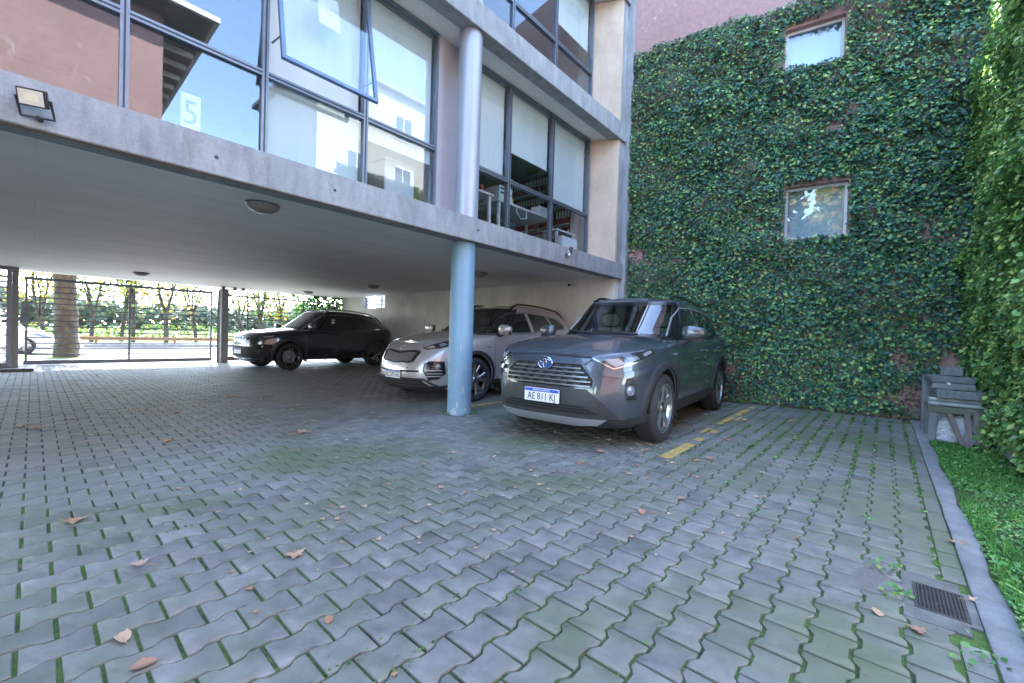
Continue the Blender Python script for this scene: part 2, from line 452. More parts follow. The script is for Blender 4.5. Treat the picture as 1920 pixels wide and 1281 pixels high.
        if mirror:
            m2 = MB(); m2.add([(v[0], -v[1], v[2]) for v in mb.v], mb.f); m2.build(name, mat, parent or s.root, smooth=35)
        return o
    # ---- wheels
    def wheel(s, u, side, style):
        p = s.p; rw = p['rw']; tw = 0.112; y = side * (p['w'] / 2 - 0.02 - tw)
        w = empty('wheel'); w.parent = s.root; w.location = (u, y, rw); w.rotation_euler = (0, 0, 0 if side < 0 else math.pi)
        # outer face towards -y
        rr = p['rr']
        prof = [(rr - 0.012, 0.09), (rr + 0.01, 0.105), (rr + 0.05, tw + 0.004), (rw - 0.03, tw), (rw - 0.008, tw - 0.018), (rw, tw - 0.045), (rw + 0.001, 0), (rw, -tw + 0.045), (rw - 0.008, -tw + 0.018), (rw - 0.03, -tw), (rr + 0.05, -tw - 0.004), (rr + 0.01, -0.105), (rr - 0.012, -0.09)]
        t = MB().lathe(prof, 56, 'y')
        for i in range(56):      # tread grooves as raised blocks
            a = 2 * math.pi * i / 56
            for yo in (-0.075, -0.037, 0.001, 0.039):
                M_ = Matrix.Rotation(-a + (0.02 if yo > 0 else 0), 4, 'Y')
                t.box((rw - 0.004, yo, -0.014), (rw + 0.0045, yo + 0.03, 0.014), M=M_)
        t.build('tyre', M_RUBBER, w, smooth=35)
        rim = MB(); nsp = style['n']
        rim.lathe([(rr - 0.05, 0.08), (rr - 0.018, 0.085), (rr - 0.012, -0.06), (rr - 0.004, -0.098), (rr + 0.006, -0.104), (rr + 0.01, -0.098), (rr - 0.002, -0.088), (rr - 0.03, -0.06), (rr - 0.035, 0.08)], 56, 'y', mi=0)
        for i in range(nsp):
            a = 2 * math.pi * (i + style.get('ph', 0)) / nsp
            for (r0, a0, w0, r1, a1, w1) in style['spokes']:
                def P(r_, an, yy): return (r_ * math.cos(an), yy, r_ * math.sin(an))
                vs = []
                for (rad, aa, wd, yo, dep) in ((r0, a0, w0, style.get('yi', -0.075), 0.03), ((r0 + r1) / 2, (a0 + a1) / 2, (w0 + w1) / 2, style.get('ym', -0.085), 0.03), (r1, a1, w1, -0.092, 0.028)):
                    c = Vector(P(rad, a + aa, 0)); tdir = Vector((-math.sin(a + aa), 0, math.cos(a + aa)))
                    for sgn in (-1, 1):
                        q = c + tdir * sgn * wd / 2
                        vs.append((q.x, yo + dep, q.z)); vs.append((q.x, yo + 0.004, q.z)); vs.append((*(c + tdir * sgn * wd * 0.36)[:1], yo - 0.003, (c + tdir * sgn * wd * 0.36).z))
                fs = []
                for k in range(2):
                    o_ = k * 6; o2 = o_ + 6
                    fs += [(o_, o_ + 1, o2 + 1, o2), (o_ + 1, o_ + 2, o2 + 2, o2 + 1), (o_ + 2, o_ + 5, o2 + 5, o2 + 2), (o_ + 5, o_ + 4, o2 + 4, o2 + 5), (o_ + 4, o_ + 3, o2 + 3, o2 + 4)]
                rim.add(vs, fs, 1)
        rim.lathe([(0.001, -0.075), (0.03, -0.078), (0.036, -0.072), (0.075, -0.06), (0.085, -0.03)], 28, 'y', mi=1)
        for i in range(5):
            a = 2 * math.pi * (i + 0.5) / 5; rim.lathe([(0.001, -0.068), (0.009, -0.068), (0.009, -0.05)], 8, 'y', Matrix.Translation((0.053 * math.cos(a), 0, 0.053 * math.sin(a))), 2)
        rim.build('rim', [style['barrel'], style['face'], M_VOID], w, smooth=30)
        MB().lathe([(0.001, -0.02), (0.165, -0.02), (0.168, 0.0), (0.001, 0.0)], 36, 'y').build('brake_disc', M_SILVER, w, smooth=30)
        MB().lathe([(0.001, 0.03), (rr - 0.02, 0.03)], 36, 'y').build('wheel_back', M_WELL, w)
        return w
    def wheels(s, style):
        for u in (s.p['ua'], s.p['ua'] + s.p['wb']):
            for side in (-1, 1): s.wheel(u, side, style)
    def arch_trim(s, mat, wd=0.07, off=0.016, a0=-8, a1=188):
        p = s.p
        for u in (p['ua'], p['ua'] + p['wb']):
            ri = p['ra'] - 0.004; n = 22; pts = []
            A = [R(lerp(a0, a1, i / n)) for i in range(n + 1)]
            sq = p.get('arch_sq', 0.0)
            def rad(a, r_): return r_ * (1 + sq * abs(math.sin(2 * a)) ** 2)
            for a in A: pts.append((u + rad(a, ri + wd) * math.cos(a), 0, p['rw'] + 0.01 + rad(a, ri + wd) * math.sin(a)))
            for a in A[::-1]: pts.append((u + ri * math.cos(a), 0, p['rw'] + 0.01 + ri * math.sin(a)))
            # build as quads so that the projection follows the ring
            s.ring_patch('arch_cladding', pts, n + 1, mat, off)
    def ring_patch(s, name, pts, n, mat, off):
        for side in (1, -1):
            mb = MB(); vs = []
            d = Vector((0, 1, 0))
            for i in range(n):
                o_ = Vector(pts[i]); i_ = Vector(pts[2 * n - 1 - i])
                row = []
                for t, of in ((0, -0.01), (0, off * 0.7), (0.25, off), (0.8, off), (1, off * 0.6), (1, -0.05)):
                    q = o_.lerp(i_, t); h, nn, _, dist = s.bvh.ray_cast(Vector((q.x, -4, q.z)), d)
                    if h is None or dist > 4: h = Vector((q.x, -s.p['w'] / 2 + 0.03, q.z))
                    row.append((h.x, (h.y - of) * side, h.z))
                vs += row
            fs = [(i * 6 + k, i * 6 + k + 1, i * 6 + k + 7, i * 6 + k + 6) for i in range(n - 1) for k in range(5)]
            fs += [tuple(range(5, -1, -1)), tuple((n - 1) * 6 + k for k in range(6))]
            mb.add(vs, fs); mb.build(name, mat, s.root, smooth=35)
    def mirrors(s, u, z, y, mats, sc=1.0):
        for side in (-1, 1):
            m = empty('side_mirror'); m.parent = s.root; m.location = (u, side * y, z)
            mb = MB(); ns, nt_ = 20, 12; vs = []
            for i in range(nt_ + 1):
                a = math.pi * i / nt_ - math.pi / 2
                for j in range(ns):
                    b = 2 * math.pi * j / ns
                    xx = sgnp(math.cos(a), 0.7) * sgnp(math.cos(b), 0.7) * 0.085; zz = sgnp(math.cos(a), 0.7) * sgnp(math.sin(b), 0.7) * 0.085; yy = sgnp(math.sin(a), 0.8) * 0.13
                    zz *= 1 - 0.18 * (yy / 0.13); xx *= 1.0 if xx < 0 else 0.55
                    vs.append((xx * sc + 0.06 * (-yy) * 0 + 0.02 * (yy / 0.13), side * (yy * sc + 0.13), zz * sc + 0.03))
            fs = [(i * ns + j, i * ns + (j + 1) % ns, (i + 1) * ns + (j + 1) % ns, (i + 1) * ns + j) for i in range(nt_) for j in range(ns)]
            mb.add(vs, fs); mb.build('mirror_cap', mats[0], m, smooth=50)
            MB().box((-0.05 * sc, min(side * 0.02, side * 0.24), -0.062 * sc), (0.04 * sc, max(side * 0.02, side * 0.24), -0.03 * sc)).build('mirror_base', mats[1], m, bevel=0.012)
            MB().tube([(0.0, -side * 0.05, -0.09 * sc), (0.0, side * 0.03, -0.075 * sc), (0, side * 0.1, -0.04 * sc)], [0.034, 0.028, 0.03], 8).build('mirror_arm', mats[1], m, smooth=50)
            gl = MB(); gl.box((0.048 * sc, min(side * 0.03, side * 0.23), -0.02), (0.056 * sc, max(side * 0.03, side * 0.23), 0.09)); gl.build('mirror_glass', M_GLASS, m, bevel=0.01)
    def plate(s, z, u_off, body, yc=0.0, tilt=0.0, wd=0.40, hh=0.13):
        h, n, _, _ = s.bvh.ray_cast(Vector((-5, yc, z)), Vector((1, 0, 0)))
        root = MB().box((h.x - u_off, yc - wd / 2, z - hh / 2), (h.x - u_off + 0.008, yc + wd / 2, z + hh / 2)).build('number_plate', M_PLATE, s.root, bevel=0.003)
        x = h.x - u_off
        bx('plate_band', (x - 0.0015, yc - wd / 2 + 0.006, z + hh / 2 - 0.034), (x + 0.003, yc + wd / 2 - 0.006, z + hh / 2 - 0.005), M_PLATEB, root)
        # text: local x -> -y (reads from the front), local y -> z
        def TM(yy, zz, dx=0.0018): return Matrix(((0, 0, -1, x - dx), (-1, 0, 0, yy), (0, 1, 0, zz), (0, 0, 0, 1)))
        if body is None: return root
        # each word of the number is its own piece of print
        text_obj('plate_number', body, 0.098, TM(yc, z - 0.018), M_INK, root, 0.80)
        text_obj('plate_country', 'REPÚBLICA ARGENTINA', 0.019, TM(yc, z + hh / 2 - 0.0195, 0.003), M_WHITEINK, root, 0.95)
        return root
    def handle(s, u, z, mat):
        for side in (-1, 1):
            h, n, _, _ = s.bvh.ray_cast(Vector((u, side * 4, z)), Vector((0, -side, 0)))
            y = h.y
            MB().tube([(u - 0.10, y - side * 0.01, z), (u - 0.085, y + side * 0.028, z + 0.002), (u, y + side * 0.036, z + 0.004), (u + 0.085, y + side * 0.028, z + 0.006), (u + 0.10, y - side * 0.01, z + 0.006)], 0.014, 8).build('door_handle', mat, s.root, smooth=60)
    def rails(s, u0, u1, mat, inset=0.09):
        for side in (-1, 1):
            pts = []
            for i in range(15):
                u = lerp(u0, u1, i / 14); g = s.p['gh']; y = side * (g['w1'] - inset - 0.06 * max(0, (u - 3.0) / 1.4) ** 2)
                h, n, _, _ = s.gvh.ray_cast(Vector((u, y, 3)), Vector((0, 0, -1)))
                e = min(i, 14 - i); pts.append((u, y, h.z + (0.0 if e == 0 else 0.03 if e == 1 else 0.045)))
            MB().tube(pts, [0.02] * 15, 8).build('roof_rail', mat, s.root, smooth=50)
    def wipers(s, z0=None):
        g = s.p['gh']
        for yc, ln in ((-0.12, 0.6), (0.42, 0.52)):
            pts = []
            for i in range(8):
                yy = yc - 0.30 + ln * i / 7; zz = g['ws'][0][1] + 0.015 + 0.035 * i / 7
                h, n, _, _ = s.gvh.ray_cast(Vector((-4, yy, zz)), Vector((1, 0, 0))); pts.append(h + n * 0.012)
            MB().tube(pts, 0.008, 6).build('wiper', M_PLASTIC, s.root, smooth=60)
    def interior(s):
        g = s.p['gh']; W = g['w0']
        c = MB()
        c.box((g['f0'] + 0.05, -W + 0.07, 0.8), (g['f0'] + 0.62, W - 0.07, s.p['gh']['ws'][0][1] - 0.01)).build('dashboard', M_DASH, s.root, bevel=0.03)
        for y in (-0.38, 0.38):
            st = MB().box((g['f1'] + 0.28, y - 0.24, 0.6), (g['f1'] + 0.44, y + 0.24, 1.22), M=Matrix.Translation((0.05, 0, 0))).build('seat', M_SEAT, s.root, bevel=0.05)
            MB().box((g['f1'] + 0.36, y - 0.13, 1.25), (g['f1'] + 0.46, y + 0.13, 1.42)).build('headrest', M_SEAT, st, bevel=0.03)
        MB().lathe([(0.17, -0.012), (0.185, 0), (0.17, 0.012), (0.155, 0), (0.17, -0.012)], 28, 'z', Matrix.Translation((g['f0'] + 0.78, -0.38, 1.06)) @ Matrix.Rotation(R(62), 4, 'Y')).build('steering_wheel', M_DASH, s.root, smooth=60)
    def screen(s):
        ws = s.p['gh']['ws']
        pts = []
        for i in range(9): pts.append((0, lerp(-ws[0][0], ws[0][0], i / 8), ws[0][1]))
        for i in range(9): pts.append((0, lerp(ws[1][0], -ws[1][0], i / 8), ws[1][1]))
        o = s.patch('windscreen', pts, 0, M_SCREEN, 0.003, 0.0, 0.09, 'cabin', False, smooth=80)
        for nm, zz in (('screen_band', None),):
            w0, w1 = ws
            ring = [(0, lerp(-w0[0], w0[0], i / 10), w0[1] + 0.0) for i in range(11)] + [(0, lerp(w0[0], w1[0], i / 6), lerp(w0[1], w1[1], i / 6)) for i in range(1, 7)] + [(0, lerp(w1[0], -w1[0], i / 10), w1[1]) for i in range(1, 11)] + [(0, lerp(-w1[0], -w0[0], i / 6), lerp(w1[1], w0[1], i / 6)) for i in range(1, 6)]
            s.strip('windscreen_seal', ring, 0, M_BLACK, 0.045, 0.005, 'cabin', False, None, True)
        return o
RINGS = [(0.0, .16, .12), (.05, .07, .06), (.14, .025, .03), (.3, .0, .012), (.45, .0, .004), (.58, .012, 0), (.7, .026, 0), (.8, .045, .006), (.88, .07, .014), (.94, .10, .028), (.975, .135, .045), (1.0, .185, .075)]
def hexa(yc, zc, ry, rz): return [(0, yc + ry * math.cos(R(a)), zc + rz * math.sin(R(a))) for a in (0, 60, 120, 180, 240, 300)]
def clip_poly(poly, ymax_fn):
    return poly
# ---------------------------------------------------------------- grey car by the ivy wall
M_GRBAR = simple('grille_grey', (0.16, 0.165, 0.175), 0.35, 0.6, 0.08)
def grey_car():
    pt = paint('slate_grey_paint', (0.050, 0.063, 0.084), 0.40, 0.36)
    p = dict(L=4.60, w=1.845, ua=.93, wb=2.69, rw=.352, rr=.248, ra=.408, ucf=.95, ucr=4.0, nf=3.7, mf=2.5, arch_sq=0.05,
             zs=[(0, .885), (.2, .915), (.6, .975), (1.2, 1.035), (2, 1.055), (3.3, 1.09), (4.2, 1.13), (4.6, 1.06)],
             zb=[(0, .20), (.5, .20), (1, .23), (3.6, .23), (4.1, .25), (4.6, .36)],
             rings=RINGS[:8] + [(.89, .055, .010), (.95, .072, .022), (.98, .095, .038), (1.0, .15, .07)], crown=[(0, .012), (.2, .03), (.5, .055), (1.0, .07), (1.5, .06), (4.6, .03)], crownp=3.0,
             gh=dict(zr=[(1.2, 1.47), (1.95, 1.552), (2.4, 1.58), (3.2, 1.575), (3.9, 1.53), (4.4, 1.44)], f0=1.13, f1=1.98, fp=1.0, r0=4.52, r1=4.08, ucf=2.4, ucr=3.7, n=4.2, w0=.835, w1=.625,
                     ws=[(.735, 1.095), (.60, 1.525)]))
    c = Car('parked_car', (0, 0, 0), R(4.4), 'slate grey metallic SUV parked nose out beside the ivy wall, hybrid emblem on its grille', p, pt)
    a = R(4.4); fl = Vector((4.33, 1.71, 0)); lo = Vector((.93, -.868, 0))
    c.root.location = fl - Matrix.Rotation(a, 4, 'Z') @ lo
    # front: hood shut line, grille, bumper, lamps
    c.strip('hood_shut_line', [(0, -.47, .872), (0, -.40, .868), (0, -.2, .880), (0, 0, .885), (0, .2, .880), (0, .40, .868), (0, .47, .872)], 0, M_VOID, .016, .003, mirror=False)
    nose = [(0, -.47, .855), (0, .47, .855), (0, .40, .80), (0, -.40, .80)]
    c.patch('nose_bar', nose, 0, pt, .022, .02, .06, mirror=False)
    gp = [(0, -.37, .80), (0, .37, .80), (0, .49, .665), (0, .49, .60), (0, -.49, .60), (0, -.49, .665)]
    c.patch('grille_frame', [(0, -.385, .812), (0, .385, .812), (0, .515, .67), (0, .50, .582), (0, -.50, .582), (0, -.515, .67)], 0, M_BLACK, .006, .02, .06, mirror=False)
    gr = c.patch('grille', gp, 0, M_VOID, .008, .01, .08, mirror=False)
    def half_w(z): return interp([.60, .665, .80], [.485, .485, .36], z)
    for i, z in enumerate((.775, .735, .695, .655, .615)):
        w = half_w(z) - .01
        c.strip('grille_bar', [(0, -w, z - .013), (0, 0, z - .013), (0, w, z - .013)], 0, M_GRBAR, .012, .026, mirror=False, parent=gr)
        # a row of hexagonal openings separated by short webs
        n = int(2 * w / .125)
        for k in range(n + 1):
            y = -w + (k + (0.5 if i % 2 else 0.0)) * .125
            if abs(y) > w - .03: continue
            c.patch('grille_web', [(0, y - .036, z + .012), (0, y + .036, z + .012), (0, y + .022, z - .008), (0, y - .022, z - .008)], 0, M_PLASTIC, .022, .01, .1, mirror=False, parent=gr)
    # emblem
    h, n, _, _ = c.bvh.ray_cast(Vector((-4, 0, .80)), Vector((1, 0, 0)))
    em = MB(); T = Matrix.Translation((h.x - .045, 0, .80))
    def ell(ry, rz, tw, cz=0, x=0.0, nn=32):
        q = MB(); pts = [(x, ry * math.cos(2 * math.pi * i / nn), cz + rz * math.sin(2 * math.pi * i / nn)) for i in range(nn + 1)]
        q.tube([tuple(T @ Vector(pp)) for pp in pts], tw, 6, cap=False); return q
    disc = MB(); vs = [tuple(T @ Vector((0, 0, 0)))] + [tuple(T @ Vector((.0, .078 * math.cos(2 * math.pi * i / 32), .056 * math.sin(2 * math.pi * i / 32)))) for i in range(32)] + [tuple(T @ Vector((.06, .082 * math.cos(2 * math.pi * i / 32), .06 * math.sin(2 * math.pi * i / 32)))) for i in range(32)]
    disc.add(vs, [(0, 1 + (i + 1) % 32, 1 + i) for i in range(32)] + [(1 + i, 1 + (i + 1) % 32, 33 + (i + 1) % 32, 33 + i) for i in range(32)])
    eb = disc.build('emblem', M_EMBLUE, c.root)
    for q in (ell(.08, .058, .008), ell(.052, .021, .006, .020, -.006), ell(.02, .042, .006, -.004, -.006)): q.build('emblem_ring', M_CHROME, eb, smooth=60)
    # lower bumper
    c.patch('bumper_frame', [(0, -.44, .575), (0, .44, .575), (0, .60, .44), (0, .70, .30), (0, -.70, .30), (0, -.60, .44)], 0, M_PLASTIC, .012, .02, .06, mirror=False)
    c.patch('lower_grille', [(0, -.42, .415), (0, .42, .415), (0, .54, .345), (0, -.54, .345)], 0, M_VOID, .016, .01, .08, mirror=False)
    for z in (.398, .372): c.strip('grille_bar', [(0, -.46, z), (0, 0, z), (0, .46, z)], 0, M_PLASTIC, .008, .022, mirror=False)
    c.patch('skid_plate', [(0, -.60, .30), (0, .60, .30), (0, .52, .245), (0, .30, .225), (0, -.30, .225), (0, -.52, .245)], 0, M_SILVER, .020, .02, .06, mirror=False)
    c.patch('bumper_lip', [(0.1, -.60, .295), (.2, -.8, .30), (.5, -.9, .33), (.56, -.9, .20), (.2, -.8, .205), (.08, -.52, .235)], 40, M_PLASTIC, .012, .02, .06)
    # body coloured cheek below the lamp and dark corner pocket with fog lamp
    c.patch('corner_pocket', [(.2, -.80, .69), (.25, -.845, .69), (.30, -.87, .60), (.28, -.86, .50), (.22, -.83, .44), (.19, -.79, .52), (.185, -.79, .62)], 42, M_PLASTIC, .005, .01, .03)
    for z in (.655, .635, .515, .495): c.strip('pocket_slat', [(.19, -.80, z), (.28, -.865, z)], 42, M_BLACK, .008, .012)
    for side in (-1, 1):
        h, n, _, _ = c.bvh.ray_cast(Vector((.225 - 3 * math.cos(R(42)), side * (-.825 * -1) + side * 3 * math.sin(R(42)), .575)), Vector((math.cos(R(42)), -side * math.sin(R(42)), 0)))
        q = n.to_track_quat('Z', 'Y').to_matrix().to_4x4(); q.translation = h
        MB().lathe([(.001, .012), (.025, .010), (.04, .004), (.046, .008), (.048, -.01)], 20, 'z', q).build('fog_lamp', M_LENS, c.root, smooth=40)
    c.patch('bumper_cheek', [(.10, -.545, .745), (.19, -.69, .735), (.33, -.86, .765), (.46, -.9, .80), (.46, -.9, .755), (.33, -.86, .715), (.19, -.71, .690), (.10, -.575, .70)], 42, pt, .030, .02, .04)
    c.strip('bumper_crease', [(.14, -.62, .66), (.24, -.80, .70), (.40, -.9, .705)], 45, pt, .018, .012)
    hl = c.patch('headlight', [(.10, -.465, .868), (.30, -.70, .915), (.58, -.90, .965), (.60, -.90, .925), (.36, -.85, .84), (.16, -.66, .765)], 45, M_LAMPD, .006, .02, .03)
    c.strip('headlight_rim', [(.10, -.47, .862), (.13, -.58, .81), (.16, -.655, .772), (.36, -.85, .845), (.59, -.90, .925)], 45, M_CHROME, .010, .010)
    c.patch('headlight_reflector', [(.14, -.56, .855), (.20, -.68, .87), (.24, -.74, .825), (.18, -.665, .79)], 45, M_LENS, .010, .01, .03)
    c.patch('headlight_reflector', [(.24, -.745, .875), (.34, -.83, .893), (.37, -.845, .87), (.27, -.77, .835)], 45, M_LAMP, .010, .01, .03)
    c.patch('turn_signal', [(.42, -.87, .915), (.54, -.90, .945), (.56, -.90, .93), (.45, -.87, .89)], 60, M_LENS, .010, .01, .03)
    c.plate(.485, .045, 'AE 811 KJ', -.0)
    # sides
    c.patch('sill_cladding', [(1.36, 0, .375), (3.2, 0, .40), (3.2, 0, .225), (1.36, 0, .225)], 90, M_PLASTIC, .016, .02, .09)
    c.arch_trim(M_PLASTIC, .075, .02, -20, 190)
    c.patch('rear_cladding', [(4.02, 0, .42), (4.5, 0, .52), (4.5, 0, .30), (4.05, 0, .24)], 90, M_PLASTIC, .012, .02, .06)
    for pts in ([(1.42, 0, 1.02), (1.37, 0, .8), (1.36, 0, .38)], [(2.66, 0, 1.06), (2.66, 0, .6), (2.62, 0, .38)], [(3.62, 0, 1.08), (3.60, 0, .95), (3.42, 0, .80), (3.25, 0, .52), (3.15, 0, .38)], [(.62, 0, .99), (.75, 0, .92), (1.0, 0, .955), (1.40, 0, 1.0)]):
        c.strip('door_shut_line', pts, 90, M_VOID, .007, .001)
    c.strip('side_crease', [(1.45, 0, .60), (2.4, 0, .55), (3.1, 0, .62)], 90, pt, .02, .006)
    c.handle(2.46, .93, pt); c.handle(3.42, .965, pt)
    c.patch('side_window', [(1.62, 0, 1.085), (1.95, 0, 1.335), (2.20, 0, 1.465), (2.60, 0, 1.485), (2.63, 0, 1.10)], 90, M_GLASS, .003, .01, .07, 'cabin')
    c.patch('side_window', [(2.72, 0, 1.10), (2.69, 0, 1.485), (3.30, 0, 1.47), (3.46, 0, 1.13)], 90, M_GLASS, .003, .01, .07, 'cabin')
    c.patch('side_window', [(3.53, 0, 1.14), (3.37, 0, 1.465), (3.66, 0, 1.465), (4.05, 0, 1.235)], 90, M_GLASS, .003, .01, .07, 'cabin')
    c.strip('window_trim', [(1.56, 0, 1.078), (2.65, 0, 1.092), (3.5, 0, 1.125), (4.10, 0, 1.222)], 90, M_BLACK, .022, .006, 'cabin')
    c.strip('window_trim', [(1.60, 0, 1.10), (1.93, 0, 1.345), (2.19, 0, 1.475), (2.65, 0, 1.50), (3.35, 0, 1.482), (3.68, 0, 1.455), (4.12, 0, 1.225)], 90, M_SILVER, .012, .006, 'cabin')
    c.patch('tail_lamp', [(4.34, -.7, 1.02), (4.6, -.6, 1.05), (4.6, -.6, .92), (4.30, -.8, .93)], 110, M_TAIL, .006, .02, .05)
    c.screen(); c.wipers(); c.interior()
    c.mirrors(1.62, 1.115, .86, (pt, M_PLASTIC), 1.0)
    c.rails(2.15, 4.0, M_BLACK)
    c.wheels(dict(n=5, ph=.25, spokes=[(.055, 0, .085, .242, 0.0, .085)], barrel=M_ALLOY, face=M_ALLOY))
    for side in (-1, 1):    # mud flaps
        for u in (1.36, 4.06):
            bx('mud_flap', (u, side * .80 - .085, .19), (u + .018, side * .80 + .085, .42), M_PLASTIC, c.root, .004)
    h, n, _, _ = c.bvh.ray_cast(Vector((1.28, -4, .88)), Vector((0, 1, 0)))
    text_obj('side_badge', 'HYBRID', .04, Matrix(((1, 0, 0, 1.22), (0, 0, -1, h.y - .004), (0, 1, 0, .90), (0, 0, 0, 1))), M_CHROME, c.root)
    return c
# ---------------------------------------------------------------- silver car behind the column
def silver_car():
    pt = paint('champagne_silver_paint', (0.50, 0.48, 0.49), 0.5, 0.30)
    rg = [(0.0, .15, .12), (.06, .06, .06), (.16, .02, .03), (.3, .0, .012), (.42, .0, .004), (.55, .015, 0), (.66, .035, 0), (.76, .07, .006), (.85, .12, .016), (.92, .175, .032), (.965, .24, .055), (1.0, .31, .095)]
    p = dict(L=4.42, w=1.83, ua=.91, wb=2.66, rw=.345, rr=.248, ra=.395, ucf=1.0, ucr=3.8, nf=2.9, mf=2.4,
             zs=[(0, .83), (.3, .90), (.6, .965), (1.1, 1.035), (2, 1.08), (3.3, 1.15), (4.0, 1.17), (4.42, 1.05)],
             zb=[(0, .19), (.5, .19), (1, .23), (3.5, .23), (4.0, .26), (4.42, .36)],
             rings=rg, crown=[(0, .0), (.3, .035), (.6, .06), (1.1, .07), (1.5, .05), (4.4, .03)], crownp=2.4,
             roof_mat=None,
             gh=dict(zr=[(1.2, 1.45), (1.95, 1.545), (2.4, 1.575), (3.0, 1.565), (3.7, 1.50), (4.2, 1.40)], f0=1.02, f1=2.0, r0=4.38, r1=3.95, ucf=2.4, ucr=3.5, n=3.8, w0=.83, w1=.60,
                     ws=[(.74, 1.085), (.58, 1.52)]))
    p['roof_mat'] = pt
    c = Car('parked_car', (0, 0, 0), R(1.5), 'silver beige SUV parked half behind the blue column', p, pt)
    fl = Vector((4.61, 4.76, 0)); lo = Vector((.91, -.92, 0))
    c.root.location = fl - Matrix.Rotation(R(1.5), 4, 'Z') @ lo
    g = [(-.42, .775), (-.30, .785), (-.12, .765), (0, .75), (.12, .765), (.30, .785), (.42, .775), (.44, .74), (.40, .63), (.30, .60), (.14, .60), (.06, .585), (-.06, .585), (-.14, .60), (-.30, .60), (-.40, .63), (-.44, .74)]
    gp = [(0, y, z) for y, z in g]
    gr = c.patch('grille', gp, 0, M_VOID, .004, .02, .07, mirror=False)
    c.strip('grille_surround', gp, 0, M_CHROME, .020, .012, mirror=False, closed=True)
    inner = [(0, y * .95, .685 + (z - .685) * .86) for y, z in g]
    c.strip('grille_surround', inner, 0, M_BLACK, .016, .014, mirror=False, closed=True)
    for i in range(-11, 12):          # the diamond mesh
        for sgn in (-1, 1):
            y0 = i * .04; pts = []
            for t in (0, .5, 1):
                z = lerp(.605, .765, t); y = y0 + sgn * (t - .5) * .12
                if abs(y) < .40 - max(0, .66 - z) * .8: pts.append((0, y, z))
            if len(pts) > 1: c.strip('grille_mesh', pts, 0, M_SILVER, .0055, .010, mirror=False, parent=gr)
    h, n, _, _ = c.bvh.ray_cast(Vector((-4, 0, .815)), Vector((1, 0, 0)))
    q = n.to_track_quat('Z', 'Y').to_matrix().to_4x4(); q.translation = h + n * .006
    T = Matrix.Translation(h + n * .008)
    e1 = Vector((0, 1, 0)); e2 = n.cross(e1).normalized()
    if e2.z < 0: e2 = -e2
    em = MB(); em.tube([h + n * .010 + e1 * .062 * math.cos(2 * math.pi * i / 28) + e2 * .033 * math.sin(2 * math.pi * i / 28) for i in range(29)], .005, 6, cap=False)
    eb = em.build('emblem', M_CHROME, c.root, smooth=60)
    MM = Matrix((-e1, e2, n)).transposed().to_4x4(); MM.translation = h + n * .008
    text_obj('emblem_letters', 'KIA', .045, MM, M_CHROME, eb, 1.05)
    c.strip('bumper_slot', [(0, -.50, .487), (0, 0, .47), (0, .50, .487)], 0, M_VOID, .028, .004, mirror=False)
    c.patch('lower_grille', [(0, -.52, .355), (0, .52, .355), (0, .60, .27), (0, -.60, .27)], 0, M_VOID, .005, .01, .07, mirror=False)
    for z in (.33, .30): c.strip('grille_bar', [(0, -.54, z), (0, 0, z), (0, .54, z)], 0, M_PLASTIC, .012, .014, mirror=False)
    c.strip('lower_grille_frame', [(0, -.68, .26), (0, -.56, .368), (0, .56, .368), (0, .68, .26)], 0, M_PLASTIC, .03, .010, mirror=False)
    c.patch('bumper_lip', [(.0, 0, .265), (.05, -.60, .265), (.2, -.8, .275), (.5, -.9, .31), (.5, -.9, .19), (.1, -.6, .195), (0, 0, .20)], 22, M_PLASTIC, .012, .02, .07)
    pod = [(.10, -.60, .60), (.13, -.66, .635), (.26, -.835, .635), (.28, -.845, .46), (.20, -.78, .38), (.13, -.66, .37), (.09, -.58, .50)]
    c.patch('fog_lamp_pod', pod, 38, M_BLACK, .004, .02, .03)
    c.strip('pod_rim', pod, 38, M_PLASTIC, .014, .010, closed=True)
    for z in (.50, .455, .415): c.strip('pod_bar', [(.11, -.63, z), (.24, -.82, z + .005)], 38, M_SILVER, .014, .012)
    for side in (-1, 1):
        d = Vector((math.cos(R(38)), -side * math.sin(R(38)), 0)); h, n, _, _ = c.bvh.ray_cast(Vector((.2, side * .77, .565)) - d * 3, d)
        q = n.to_track_quat('Z', 'Y').to_matrix().to_4x4(); q.translation = h
        MB().lathe([(.001, .016), (.022, .014), (.034, .006), (.04, .012), (.042, -.01)], 20, 'z', q).build('fog_lamp', M_LENS, c.root, smooth=40)
    hl = [(.17, -.46, .825), (.26, -.60, .885), (.45, -.75, .955), (.80, -.87, 1.02), (.78, -.88, .985), (.50, -.83, .89), (.30, -.72, .83), (.19, -.56, .805)]
    c.patch('headlight', hl, 48, M_LAMPD, .005, .02, .03)
    c.patch('headlight_reflector', [(.19, -.52, .83), (.25, -.62, .868), (.27, -.655, .845), (.21, -.585, .82)], 48, M_AMBER, .009, .01, .03)
    c.patch('headlight_reflector', [(.30, -.685, .885), (.37, -.73, .91), (.40, -.765, .885), (.33, -.73, .855)], 48, M_LENS, .010, .01, .03)
    c.patch('headlight_reflector', [(.45, -.775, .935), (.56, -.83, .965), (.57, -.845, .935), (.47, -.80, .90)], 48, M_LENS, .010, .01, .03)
    c.strip('headlight_blade', [(.22, -.60, .815), (.33, -.73, .86), (.46, -.80, .905)], 48, M_CHROME, .010, .010)
    c.plate(.425, .02, 'AC 575 VL', 0, wd=.38, hh=.125)
    for side in (-1, 1):
        h, n, _, _ = c.bvh.ray_cast(Vector((-4, side * .30, .53)), Vector((1, 0, 0)))
        MB().lathe([(.001, .004), (.010, .004), (.010, -.01)], 10, 'z', Matrix.Translation(h) @ Matrix.Rotation(R(-90), 4, 'Y')).build('parking_sensor', M_BLACK, c.root)
